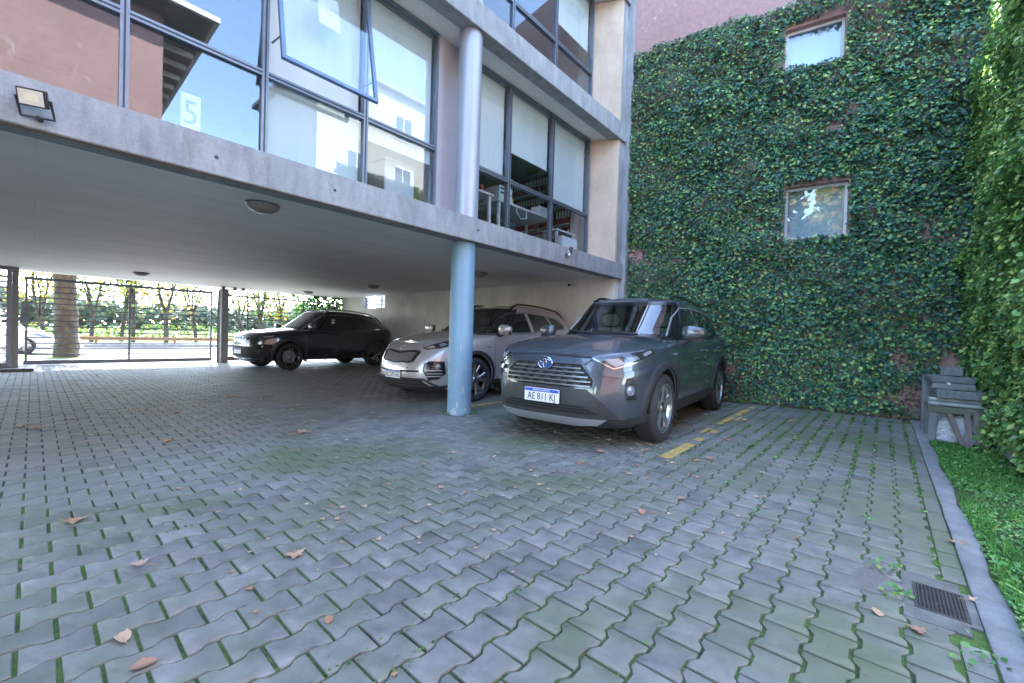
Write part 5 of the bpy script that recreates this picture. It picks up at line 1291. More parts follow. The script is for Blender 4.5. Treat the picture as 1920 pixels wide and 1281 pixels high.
def bare1(s, z):
    b = .09 + .17 * nrng.random(len(s)) + .10 * np.clip(1.0 - z / .9, 0, 1) + np.where(z > topl(s) + .35 * np.clip(s, 0, 3), 9, 0)
    b += .22 * np.exp(-((s + 2.45) / .22) ** 2 - ((z - 2.85) / .35) ** 2) + .14 * np.exp(-((s + 1.7) / .3) ** 2 - ((z - 2.5) / .3) ** 2)
    b += .20 * np.exp(-((s - 1.6) / .55) ** 2 - ((z - .35) / .22) ** 2) + .14 * np.exp(-((s - .6) / .3) ** 2 - ((z - 4.6) / .25) ** 2) + .16 * np.exp(-((s - 2.05) / .14) ** 2 - ((z - .8) / .25) ** 2)
    return b
s, z, d = ivy_field(135000, -2.62, 2.60, .05, 9.0, 1, bare1, WIN)
pos = np.array([W0.x, W0.y, 0]) + s[:, None] * np.array(WD) + d[:, None] * np.array(WN); pos[:, 2] = z
nn, up = orient(len(s), WN)
iv = leaves('ivy', pos, nn, up, (.022 + .044 * nrng.random(len(s)) ** 1.6) * (.8 + .5 * vnoise(s * 1.7, z * 1.7, 77)), M_IVY); tag(iv, 'dense dark green ivy covering the pink end wall behind the grey car', 'ivy', kind='stuff')
# dry twigs and dead leaves close to the wall under the green
n = 15000; s = nrng.uniform(-2.62, 2.6, n); z = .03 + 6.7 * nrng.random(n) ** 1.7; keep = vnoise(s * 1.5, z * 1.5, 55) + .25 * np.clip(1 - z / 3, 0, 1) > .35 + .2 * nrng.random(n)
for (a, b, c, d_) in WIN: keep &= ~((s > a - .03) & (s < b + .03) & (z > c) & (z < d_ + .04))
s, z = s[keep], z[keep]; n = len(s); pos = np.array([W0.x, W0.y, 0]) + s[:, None] * np.array(WD) + nrng.uniform(.004, .05, n)[:, None] * np.array(WN); pos[:, 2] = z
nn = np.tile(np.array(WN), (n, 1)) + nrng.normal(0, .5, (n, 3)); up = nrng.normal(0, 1, (n, 3))
TW = LEAF * np.array([.28, 1.5, 1]); M_TWIG = m_leaf('dry_twig', [(0, (.05, .038, .03)), (.5, (.12, .09, .07)), (1, (.24, .19, .15))], .9, .05)
tag(leaves('dry_twigs', pos, nn, up, nrng.uniform(.03, .07, n), M_TWIG, None, TW), 'dry brown twigs clinging to the pink wall beneath the ivy', 'twigs', kind='stuff')
# right-hand wall
rw_ = empty('side_wall', (6, -.95, 0), 0, 'side wall along the planting bed, hidden under bright green ivy', 'wall')
MB().box((-1.1, -.25, 0), (2.95, -.02, 4.95)).build('wall', M_GWALL, rw_); MB().box((-1.1, -.019, 0), (2.9, .03, .2)).build('plinth', M_GWALL, rw_)
MB().box((-1.15, -.28, 4.95), (2.95, .02, 5.01)).build('coping', M_CONC, rw_)
def bare2(s, z): return .16 + .2 * np.clip(.5 - z, 0, 1) + 0 * s
s, z, d = ivy_field(85000, 4.75, 8.72, .02, 5.1, 21, bare2)
pos = np.stack([s, -.97 + d * 1.1, z], 1); nn, up = orient(len(s), (0, 1, 0), .6)
iv = leaves('ivy', pos, nn, up, (.021 + .040 * nrng.random(len(s)) ** 1.5), M_IVY2); tag(iv, 'bright green ivy covering the side wall at the right edge', 'ivy', kind='stuff')
# bare stems near the foot of the end wall
M_STEM = simple('ivy_stem', (.10, .08, .06), .9, 0, .3, 20)
for k in range(22):
    s_ = rng.uniform(-1.6, 2.4); z_ = rng.uniform(.12, .3); pts = []; rad = []
    dirn = rng.choice((-1, 1)); ln = rng.randint(5, 9)
    for i in range(ln):
        pts.append(wall_pt(s_, z_, .02 + rng.uniform(0, .02))); rad.append(lerp(.014, .004, i / ln) * rng.uniform(.8, 1.2)); s_ += dirn * rng.uniform(.08, .22); z_ += rng.uniform(-.02, .14)
    o = MB().tube(pts, rad, 6).build('ivy_stem', M_STEM, smooth=60); tag(o, 'bare woody ivy stem creeping along the foot of the pink wall', 'stem', 'ivy stems at the foot of the wall')

# ------------------------------------------------------------------ ground cover, weeds, litter
n = 19000
x = nrng.uniform(1.2, 6.55, n); y = -.415 - .46 * nrng.random(n) ** 1.05
keep = vnoise(x * 3, y * 5, 8) + .35 * (y > -.74) > .42 + .25 * nrng.random(n); x, y = x[keep], y[keep]; n = len(x)
h = .012 + .06 * vnoise(x * 4, y * 4, 9) * nrng.random(n)
nn = np.stack([nrng.normal(0, .45, n), nrng.normal(.15, .45, n), np.ones(n)], 1); up = np.stack([nrng.normal(0, 1, n), nrng.normal(0, 1, n), np.zeros(n)], 1)
tag(leaves('ground_cover', np.stack([x, y, h], 1), nn, up, nrng.uniform(.008, .021, n), M_COVER, None, ROUND), 'bright green leafy ground cover between the kerb and the side wall', 'ground cover', kind='stuff')
n = 16000; x = nrng.uniform(1.2, 6.6, n); y = -.42 - .46 * nrng.random(n); keep = vnoise(x * 4, y * 7, 18) > .25 + .3 * nrng.random(n); x, y = x[keep], y[keep]; n = len(x)
nn = nrng.normal(0, 1, (n, 3)) * np.array([1, 1, .1]); up = np.stack([nrng.normal(0, .5, n), nrng.normal(0, .5, n), np.ones(n)], 1)
tag(leaves('short_grass', np.stack([x, y, np.zeros(n)], 1), nn, up, nrng.uniform(.03, .075, n), M_COVER, None, LEAF * np.array([.13, 1, .3])), 'short grass blades mixed into the strip beside the kerb', 'grass', kind='stuff')
def weed(x, y, r_, k, hgt, label=None, z0=0.0):
    px = nrng.normal(0, r_, k); py = nrng.normal(0, r_, k); hz = hgt * nrng.random(k)
    pos = np.stack([px, py, hz + .002], 1); nn = np.stack([nrng.normal(0, .5, k), nrng.normal(0, .5, k), np.ones(k)], 1); up = np.stack([px + nrng.normal(0, r_ * .5, k), py + nrng.normal(0, r_ * .5, k), np.full(k, .1)], 1)
    o = leaves('weed', pos, nn, up, nrng.uniform(.010, .022, k) * (1 + hgt * 3), M_COVER, None, ROUND); o.location = (x, y, z0)
    return tag(o, label or 'little green weed growing out of a paver joint', 'weed', 'weeds in the paver joints')
for i in range(120):      # along the foot of the ivy wall and in the zigzag joints before it
    if i < 55:
        yy = rng.uniform(-.35, 3.3); xx = ivy_x(yy) - rng.uniform(.03, .38); weed(xx, yy, .03, rng.randint(7, 22), rng.uniform(.01, .06))
    else:
        jr = rng.randint(-7, 4); yy = .713 + jr * PY + rng.choice((-.01, .01)); xx = 3.2 + 4.9 * rng.random() ** .6; weed(xx, yy, .013, rng.randint(4, 10), .006)
for px, py, l in ((1655, 1068, 'weed sprouting beside the sandy patch by the drain'), (1690, 1120, 'weed sprouting in front of the drain grate'), (1850, 1245, 'leafy weed clump at the kerb near the bottom right corner')):
    q = gnd(px, py); o = weed(q.x, q.y, .03 if px < 1800 else .05, 26, .03, l); del o['group']
for a in range(15):        # ring of weeds round the column foot
    an = rng.uniform(0, 6.28); weed(3.755 + math.cos(an) * .19, 4.215 + math.sin(an) * .19, .025, rng.randint(8, 18), .025, 'small weed clinging to the foot of the blue column')['group'] = 'weeds at the column foot'
# moss and seedlings filling the zigzag joints in long runs
xs_, ys_ = [], []
for j in range(-7, 22):
    yb = .713 + j * PY
    k = 900; xx = nrng.uniform(.4, 8.1, k); ph_ = ((xx - 1.142) / PX + (.5 if j % 2 else 0)) % 1.0
    tri = np.abs(ph_ - .5) * 2; yy = yb + np.clip((tri - .5) * 5, -1, 1) * AMP * (1 if j % 2 == 0 else 1)
    right = np.clip((xx - 2.5) / 3.5, 0, 1) * np.clip((2.2 - yb) / 1.5, 0, 1)
    keep = vnoise(xx * 1.7, xx * 0 + j * 3.1, 31) + .35 * right > .62 + .25 * nrng.random(k); keep &= xx < ivy_x(yb) - .08
    xs_.append(xx[keep]); ys_.append(yy[keep])
xx = np.concatenate(xs_); yy = np.concatenate(ys_); n = len(xx); ok = yy < 4.3; xx, yy = xx[ok], yy[ok]; n = len(xx)
nn = np.stack([nrng.normal(0, .7, n), nrng.normal(0, .7, n), np.ones(n)], 1); up = nrng.normal(0, 1, (n, 3)) * np.array([1, 1, .2])
tag(leaves('joint_moss', np.stack([xx + nrng.normal(0, .003, n), yy + nrng.normal(0, .003, n), nrng.uniform(-.004, .004, n)], 1), nn, up, nrng.uniform(.006, .013, n) * (1 + .9 * (xx > 4)), m_leaf('joint_moss_leaf', [(0, (.035, .09, .02)), (.6, (.085, .20, .04)), (1, (.16, .30, .07))], .8), None, ROUND), 'green moss and seedlings filling the zigzag joints of the paving', 'moss', kind='stuff')
# strap-leaved plant at the lower right edge
q = gnd(1905, 1160); mb = MB()
for i in range(16):
    a = rng.uniform(0, 6.28); L_ = rng.uniform(.12, .22); c_, s_ = math.cos(a), math.sin(a); vs = []
    for t in (0, .35, .7, 1): 
        w_ = .010 * (1 - t) ** .5 + .001; vs += [(c_ * L_ * t - s_ * w_, s_ * L_ * t + c_ * w_, L_ * (.75 * t - .55 * t * t)), (c_ * L_ * t + s_ * w_, s_ * L_ * t - c_ * w_, L_ * (.75 * t - .55 * t * t))]
    mb.add(vs, [(0, 1, 3, 2), (2, 3, 5, 4), (4, 5, 7, 6)])
sp = mb.build('strap_leaf_plant', M_COVER, fix=False); sp.location = (2.72, -.52, .0); tag(sp, 'tuft of long strap leaves at the kerb by the right edge', 'plant')
# fallen leaves
def m_dead():
    m, nt, b = nt_of('dead_leaf'); oi = N(nt, 'ShaderNodeObjectInfo'); v = coords(nt)
    c = ramp(nt, oi.outputs['Random'], [(0, (.36, .19, .10)), (.3, (.50, .34, .22)), (.55, (.33, .16, .09)), (.8, (.56, .41, .30)), (1, (.26, .14, .09))])
    c = mixc(nt, .5, c, ramp(nt, noise(nt, v, 30, 4), [(.3, (.3, .3, .3)), (.7, (.68, .68, .68))]), 'OVERLAY'); nt.links.new(c, b.inputs['Base Color']); b.inputs['Roughness'].default_value = .8; return m
M_DEAD = m_dead()
def leaf_mesh(kind, seed):
    rr_ = random.Random(seed); pts = []
    if kind == 'lobed':
        lob = [(-90, .12), (-60, .42), (-30, .38), (-5, .78), (18, .46), (42, .92), (62, .52), (90, 1.05), (118, .52), (138, .92), (162, .46), (185, .78), (210, .38), (240, .42)]
        pts = [(r_ * rr_.uniform(.85, 1.1) * math.cos(R(a)), r_ * rr_.uniform(.85, 1.1) * math.sin(R(a))) for a, r_ in lob]
    else:
        pts = [(.60 * math.sin(R(a)) * rr_.uniform(.72, 1.18) * (1 - .25 * math.cos(R(a))), -math.cos(R(a)) * rr_.uniform(.88, 1.08)) for a in range(0, 360, 20)]
    cu = rr_.uniform(.15, .6); tw = rr_.uniform(-.25, .25); mb = MB()
    vs = []
    for sc_ in (0.0, .5, 1.0):
        for (a, b_) in (pts if sc_ else [(0, 0)]): vs.append((a * sc_, b_ * sc_, cu * (a * sc_) ** 2 * 1.0 + tw * a * b_ * sc_ * sc_ + .12 * rr_.random() * sc_))
    n = len(pts); fs = [(0, 1 + i, 1 + (i + 1) % n) for i in range(n)] + [(1 + i, 1 + n + i, 1 + n + (i + 1) % n, 1 + (i + 1) % n) for i in range(n)]
    mb.add(vs, fs); mb.tube([(0, -.1, .02), (.03, -.9, .04), (.1, -1.4, .0)], [.03, .025, .02], 4)
    zmin = min(v[2] for v in mb.v); mb.v = [(a, b_, c_ - zmin) for a, b_, c_ in mb.v]
    me = mb.mesh('fallen_leaf'); me.materials.append(M_DEAD); me.polygons.foreach_set('use_smooth', [True] * len(me.polygons)); return me
LM = [leaf_mesh('lobed', i) for i in range(6)] + [leaf_mesh('oval', i) for i in range(4)]
def leaf(px, py, w_px, label=None, kind=None):
    q = gnd(px, py); d = (q - CAM_LOC).dot(f2); size = w_px * d / FPX / 2 * (1.0 if label else 1.3)
    me = LM[rng.randrange(6)] if kind != 'oval' else LM[6 + rng.randrange(4)]
    o = bpy.data.objects.new('fallen_leaf', me); COL.objects.link(o); o.location = (q.x, q.y, .004); s_ = size * .95; o.scale = (s_, s_, s_); o.rotation_euler = (rng.uniform(-.05, .05), rng.uniform(-.05, .05), rng.uniform(0, 6.28))
    tag(o, label or 'small dry brown leaf lying on the pavers', 'leaf', None if label else 'dry leaves scattered over the pavers')
for a in ((552, 1042, 52, 'large pinkish lobed leaf lying on the pavers left of centre'), (265, 1060, 42, 'tan lobed leaf on the pavers in the left foreground'), (140, 978, 62, 'long curled pinkish leaf near the left edge'), (230, 1199, 44, 'oval tan leaf in the lower left, upper of two', 'oval'), (271, 1249, 42, 'oval tan leaf at the bottom left, lower of two', 'oval'), (565, 813, 38, 'curled dark brown leaf left of the blue column'), (1204, 962, 24, 'pale oval leaf on the pavers before the grey car', 'oval'), (1422, 934, 20, 'brown curled leaf right of the pale oval leaf'), (1279, 936, 24, 'pinkish lobed leaf between the yellow line and the pale oval leaf'), (825, 916, 22, 'grey brown curled leaf in the middle of the yard'), (616, 1164, 24, 'reddish leaf at the bottom left of centre', 'oval'), (740, 1265, 22, 'pale pink leaf at the bottom edge left of centre'), (467, 1105, 20, 'small tan curled leaf right of the tan lobed leaf'), (927, 996, 18, 'pale leaf on the pavers just left of centre'), (1726, 1187, 46, 'brown torn leaf below the drain grate'), (1645, 1150, 28, 'narrow tan leaf left of the drain grate', 'oval'), (1795, 1022, 40, 'dark brown curled leaf on the kerb'), (1825, 1128, 34, 'crumpled tan leaf on the corner of the drain grate'), (70, 803, 34, 'brown leaf near the left edge on the dark pavers'), (38, 801, 22, 'small brown leaf left of another on the dark pavers at the left edge')): leaf(*a)
small = [(338, 918, 14), (316, 829, 20), (575, 794, 12), (700, 775, 14), (688, 858, 12), (652, 838, 10), (795, 872, 12), (848, 850, 12), (853, 778, 14), (1013, 910, 14), (1030, 919, 12), (1088, 868, 16), (1125, 848, 18), (1000, 878, 10), (1003, 893, 10), (932, 850, 10), (935, 795, 12), (1140, 826, 12), (1170, 836, 12), (1183, 842, 14), (1195, 835, 14), (1204, 847, 12), (1203, 856, 12), (1330, 862, 18), (1305, 865, 14), (1242, 842, 12), (1296, 833, 10), (1365, 826, 12), (1310, 771, 14), (1322, 778, 14), (1330, 768, 12), (1316, 764, 10), (1398, 790, 14), (1390, 797, 10), (1370, 814, 8), (1427, 887, 14), (1432, 953, 10), (1485, 791, 18), (1180, 890, 12), (1176, 888, 10), (640, 953, 14), (634, 975, 14), (682, 951, 14), (622, 951, 12), (605, 974, 14), (450, 920, 10), (575, 947, 10), (505, 1012, 10), (560, 845, 10), (480, 1148, 12), (660, 800, 12), (590, 790, 10), (570, 780, 8), (780, 980, 12), (806, 948, 12), (712, 1013, 14), (785, 1010, 10), (1030, 990, 12), (1085, 805, 10), (1230, 800, 9), (330, 776, 16), (430, 745, 18), (270, 770, 18), (465, 760, 14), (515, 752, 12), (140, 720, 12), (300, 728, 12), (215, 745, 14), (390, 715, 10), (180, 705, 10), (250, 712, 10), (355, 745, 12), (600, 735, 10), (560, 760, 12), (480, 720, 8), (95, 760, 12), (1040, 812, 10), (985, 808, 9), (1120, 822, 9), (1275, 800, 9), (1285, 790, 10), (1450, 805, 10), (1555, 795, 9), (1520, 830, 9), (1600, 800, 9)]
for i in range(70): small.append((rng.uniform(150, 1500), rng.uniform(800, 1080), rng.uniform(6, 11)))
for i in range(60):      # more along the dark garage floor and under the grey car
    small.append((rng.uniform(20, 700), rng.uniform(700, 830), rng.uniform(7, 13)) if i < 40 else (rng.uniform(960, 1330), rng.uniform(800, 900), rng.uniform(7, 13)))
for a in small: leaf(*a)
# leaf litter between the paving and the wall
n = 900; yy = nrng.uniform(-.45, 3.0, n); xx = 8.38 - .158 * (yy - 1.36) - nrng.random(n) ** 1.2 * (.16 + .14 * np.clip(1.2 - yy, 0, 2))
nn = np.stack([nrng.normal(0, .5, n), nrng.normal(0, .5, n), np.ones(n)], 1); up = nrng.normal(0, 1, (n, 3)) * np.array([1, 1, .1])
M_LITTER = m_leaf('leaf_litter', [(0, (.06, .04, .03)), (.4, (.14, .08, .055)), (.75, (.24, .15, .10)), (1, (.34, .26, .18))], .85, .05)
tag(leaves('leaf_litter', np.stack([xx, yy, .012 + .02 * nrng.random(n)], 1), nn, up, nrng.uniform(.02, .055, n), M_LITTER), 'brown leaf litter along the foot of the ivy wall', 'leaf litter', kind='stuff')
# crumbs of soil, twig and leaf over the pavers
n = 5200; x = nrng.uniform(-.6, 8.0, n); y = -.3 + 7.3 * nrng.random(n) ** 1.1; keep = (x < ivy_x(y) - .05) & (vnoise(x * 1.3, y * 1.3, 91) + .4 * vnoise(x * 6, y * 6, 92) > .35 + .5 * nrng.random(n)); x, y = x[keep], y[keep]; n = len(x)
nn = np.stack([nrng.normal(0, .5, n), nrng.normal(0, .5, n), np.ones(n)], 1); up = nrng.normal(0, 1, (n, 3)) * np.array([1, 1, .1])
tag(leaves('yard_crumbs', np.stack([x, y, np.full(n, .003)], 1), nn, up, .003 + .014 * nrng.random(n) ** 3, M_LITTER, None, TW), 'crumbs of soil and twig strewn over the pavers', 'debris', kind='stuff')
# drain grate
dg_ = empty('drain_grate', (2.51, -.205, 0), 0, 'square mesh drain grate beside the kerb', 'drain grate')
M_IRON = simple('grate_iron', (.05, .045, .04), .85, .2, .3, 20)
gx, gy = .125, .08
MB().box((-gx, -gy, -.012), (gx, -gy + .012, .002)).box((-gx, gy - .012, -.012), (gx, gy, .002)).box((-gx, -gy + .012, -.012), (-gx + .012, gy - .012, .002)).box((gx - .012, -gy + .012, -.012), (gx, gy - .012, .002)).build('frame', M_IRON, dg_)
for i in range(19):
    xq = -gx + .012 + (i + .5) * (2 * gx - .024) / 19; bx('bar', (xq - .0022, -gy + .012, -.008), (xq + .0022, gy - .012, 0), M_IRON, dg_)
for i in range(11):
    yq = -gy + .012 + (i + .5) * (2 * gy - .024) / 11; bx('cross_bar', (-gx + .012, yq - .0022, -.006), (gx - .012, yq + .0022, .0015), M_IRON, dg_)
bx('pit', (-gx, -gy, -.05), (gx, gy, -.03), M_VOID, dg_)
GRATE = (2.385, 2.635, -.285, -.125)
mb = MB(); mb.box((GRATE[0] - .10, GRATE[3], -.03), (GRATE[1] + .10, -.09, .0003)).box((GRATE[0] - .02, -.312, -.03), (GRATE[1] + .02, GRATE[2] + .008, .0005)).box((GRATE[0] - .10, GRATE[2] + .008, -.03), (GRATE[0] - .0005, GRATE[3] - .0003, .0006)).box((GRATE[1] + .0005, GRATE[2] + .008, -.03), (GRATE[1] + .10, GRATE[3] - .0003, .0004))
tag(mb.build('drain_collar', simple('dirty_mortar', (.12, .12, .11), .95, 0, .35, 9, .3, world=True)), kind='structure')
# sandy patch before the drain
mb = MB(); vs = [(0, 0, .003)]; nn_ = 26
for i in range(nn_):
    a = 2 * math.pi * i / nn_; vs.append((.20 * math.cos(a) * rng.uniform(.7, 1.15), .075 * math.sin(a) * rng.uniform(.75, 1.2), -.004))
mb.add(vs, [(0, 1 + i, 1 + (i + 1) % nn_) for i in range(nn_)]); o = mb.build('sand_patch', simple('dirty_sand', (.13, .12, .11), .95, 0, .3, 60, .3), smooth=60); o.location = (2.55, .02, .002); tag(o, kind='structure')

# ------------------------------------------------------------------ bench of old concrete pieces in the corner
M_OLDC = m_concrete('old_mossy_concrete', (.165, .175, .18), .9, .9); M_MOSSY = m_concrete('mossy_beam', (.11, .12, .085), .8, 1.0)
def old_wood(): 
    m, nt, b = nt_of('old_plank'); v = mapv(nt, coords(nt), (14, 14, 1.2)); c = ramp(nt, noise(nt, v, 3, 6, .7), [(.3, (.07, .055, .05)), (.7, (.20, .16, .14))]); nt.links.new(c, b.inputs['Base Color']); b.inputs['Roughness'].default_value = .9; bump(nt, b, noise(nt, v, 6, 4), .4, .006); return m
M_PLANK = old_wood(); M_POLE = simple('grey_pole', (.28, .29, .28), .85, 0, .3, 9, .3)
bn = empty('concrete_stand', (6.9, -.62, 0), 0, 'mossy concrete stand in the corner carrying slabs and poles', 'stand')
for x_, y_ in ((-.16, .15), (.35, .15), (-.16, -.30), (.35, -.30)): bx('leg', (x_, y_, 0), (x_ + .07, y_ + .07, .395), M_OLDC, bn, .006)
bx('beam', (-.17, -.31, .33), (-.08, .23, .40), M_MOSSY, bn, .008); bx('beam', (.34, -.31, .33), (.43, .23, .40), M_MOSSY, bn, .008)
MB().add([(-.12, .148, .328), (-.12, .05, .328), (-.12, .148, .22), (-.09, .148, .328), (-.09, .05, .328), (-.09, .148, .22)], [(0, 1, 2), (5, 4, 3), (0, 3, 4, 1), (1, 4, 5, 2), (2, 5, 3, 0)]).build('bracket', M_OLDC, bn)
for i, (x_, z_) in enumerate(((-.13, .425), (-.05, .425), (-.09, .468))):
    o = MB().tube([(6.9 + x_, -.88, z_ + .0), (6.9 + x_, -.6, z_ + .004), (6.9 + x_ + .01, -.40, z_)], .024, 10).build('grey_pole', M_POLE, smooth=50); tag(o, ('lower front grey pole lying on the concrete stand', 'lower rear grey pole lying on the concrete stand', 'upper grey pole lying on the concrete stand')[i], 'pole')
def slab(name, c, sz, rz, tilt, label, cat, m):
    me = MB(); nx_ = 7; hx_, hy_, hz_ = sz[0] / 2, sz[1] / 2, sz[2]; vs = []
    for i in range(nx_ + 1):
        yy = lerp(-hy_, hy_, i / nx_); j_ = lambda: rng.uniform(-.006, .006)
        vs += [(-hx_ + j_(), yy, j_() * .5), (hx_ + j_(), yy, j_() * .5), (hx_ + j_(), yy, hz_ + j_()), (-hx_ + j_(), yy, hz_ + j_())]
    fs = [(i * 4 + k, i * 4 + (k + 1) % 4, (i + 1) * 4 + (k + 1) % 4, (i + 1) * 4 + k) for i in range(nx_) for k in range(4)] + [(3, 2, 1, 0), tuple(nx_ * 4 + k for k in range(4))]
    o = me.add(vs, fs).build(name, m, bevel=.006); o.location = c; o.rotation_euler = (0, tilt, rz); return tag(o, label, cat)
sl = slab('concrete_slab', (7.0, -.64, .496), (.52, .40, .088), R(4), 0, 'thick ribbed concrete slab on top of the poles', 'slab', M_OLDC)
for k in range(6): bx('rib', (-.272, -.19 + k * .065, .008), (-.258, -.19 + k * .065 + .044, .078), M_OLDC, sl)
slab('concrete_slab', (7.14, -.62, .590), (.60, .34, .055), R(-5), 0, 'thinner concrete slab, second from the top of the stack', 'slab', M_OLDC)
slab('concrete_slab', (7.33, -.59, .650), (.42, .36, .07), R(7), 0, 'narrow concrete slab set back under the top block', 'slab', M_OLDC)
slab('concrete_block', (7.40, -.635, .726), (.20, .19, .10), R(-12), 0, 'grey concrete block on top of the stack in the corner', 'block', M_OLDC)
slab('stone_piece', (7.18, -.50, .650), (.10, .07, .06), R(25), 0, 'small pale stone lying left on the slab stack', 'stone', M_KERB)
tag(bx('wall_post', (7.55, -.50, 0), (7.68, -.38, .70), M_OLDC, bevel=.008), 'upright concrete post behind the stand at the end of the kerb', 'post')
tag(MB().box((-.12, -.012, 0), (.10, .012, .012)).build('timber_offcut', M_PLATE), 'pale thin offcut lying on the upper slab', 'offcut').location = (6.95, -.56, .6465)
for i, (x_, y0_, y1_, z1_, l) in enumerate(((6.62, -.66, -.56, .33, 'short weathered plank leaning left against the stand'), (6.66, -.70, -.70, .36, 'upright dark plank leaning against the stand, middle one'), (6.62, -.78, -.76, .38, 'long dark plank leaning against the stand next to the ivy'), (6.66, -.83, -.81, .37, 'dark plank half hidden in the ivy beside the stand'))):
    a = Vector((x_ - .13, y0_, .012)); b_ = Vector((x_ + .09, y1_, z1_)); d_ = (b_ - a); M_ = Matrix.Translation(a) @ d_.to_track_quat('Z', 'X').to_matrix().to_4x4()
    o = MB().box((-.010, -.024, 0), (.010, .024, d_.length)).build('wooden_plank', M_PLANK, bevel=.002); o.matrix_world = M_; tag(o, l, 'plank')
# white pebbles heaped under the stand
n = 1900; mb = MB(); ico = [(0, 0, 1), (.9, 0, 0), (0, .9, 0), (-.9, 0, 0), (0, -.9, 0), (0, 0, -1)]; icf = [(0, 1, 2), (0, 2, 3), (0, 3, 4), (0, 4, 1), (5, 2, 1), (5, 3, 2), (5, 4, 3), (5, 1, 4)]
for i in range(n):
    y_ = rng.uniform(-.88, -.45); z_ = rng.uniform(.01, .28); x_ = 6.788 + .23 * z_ + rng.uniform(-.012, .004)
    if i % 6 == 0: x_ = rng.uniform(6.86, 7.2); z_ = .265
    s_ = rng.uniform(.010, .018)
    e = Euler((rng.uniform(0, 6), rng.uniform(0, 6), rng.uniform(0, 6))).to_matrix(); sc_ = Vector((s_ * rng.uniform(.8, 1.3), s_, s_ * .7)); mb.add([tuple(e @ Vector((v[0] * sc_.x, v[1] * sc_.y, v[2] * sc_.z)) + Vector((x_, y_, z_))) for v in ico], icf)
tag(mb.build('white_pebbles', simple('white_pebble', (.55, .57, .60), .8, 0, .2, 40), fix=False), 'heap of white pebbles under the concrete stand', 'pebbles', kind='stuff')
MB().add([(6.80, -.88, 0), (7.2, -.88, 0), (7.2, -.44, 0), (6.80, -.44, 0), (6.86, -.88, .26), (7.2, -.88, .26), (7.2, -.46, .26), (6.86, -.46, .26)], [(3, 2, 1, 0), (4, 5, 6, 7), (0, 1, 5, 4), (1, 2, 6, 5), (2, 3, 7, 6), (3, 0, 4, 7)]).build('pebble_heap', MATS['white_pebble']); tag(bpy.data.objects['pebble_heap'], 'solid core of the white pebble heap under the stand', 'pebbles', kind='stuff')

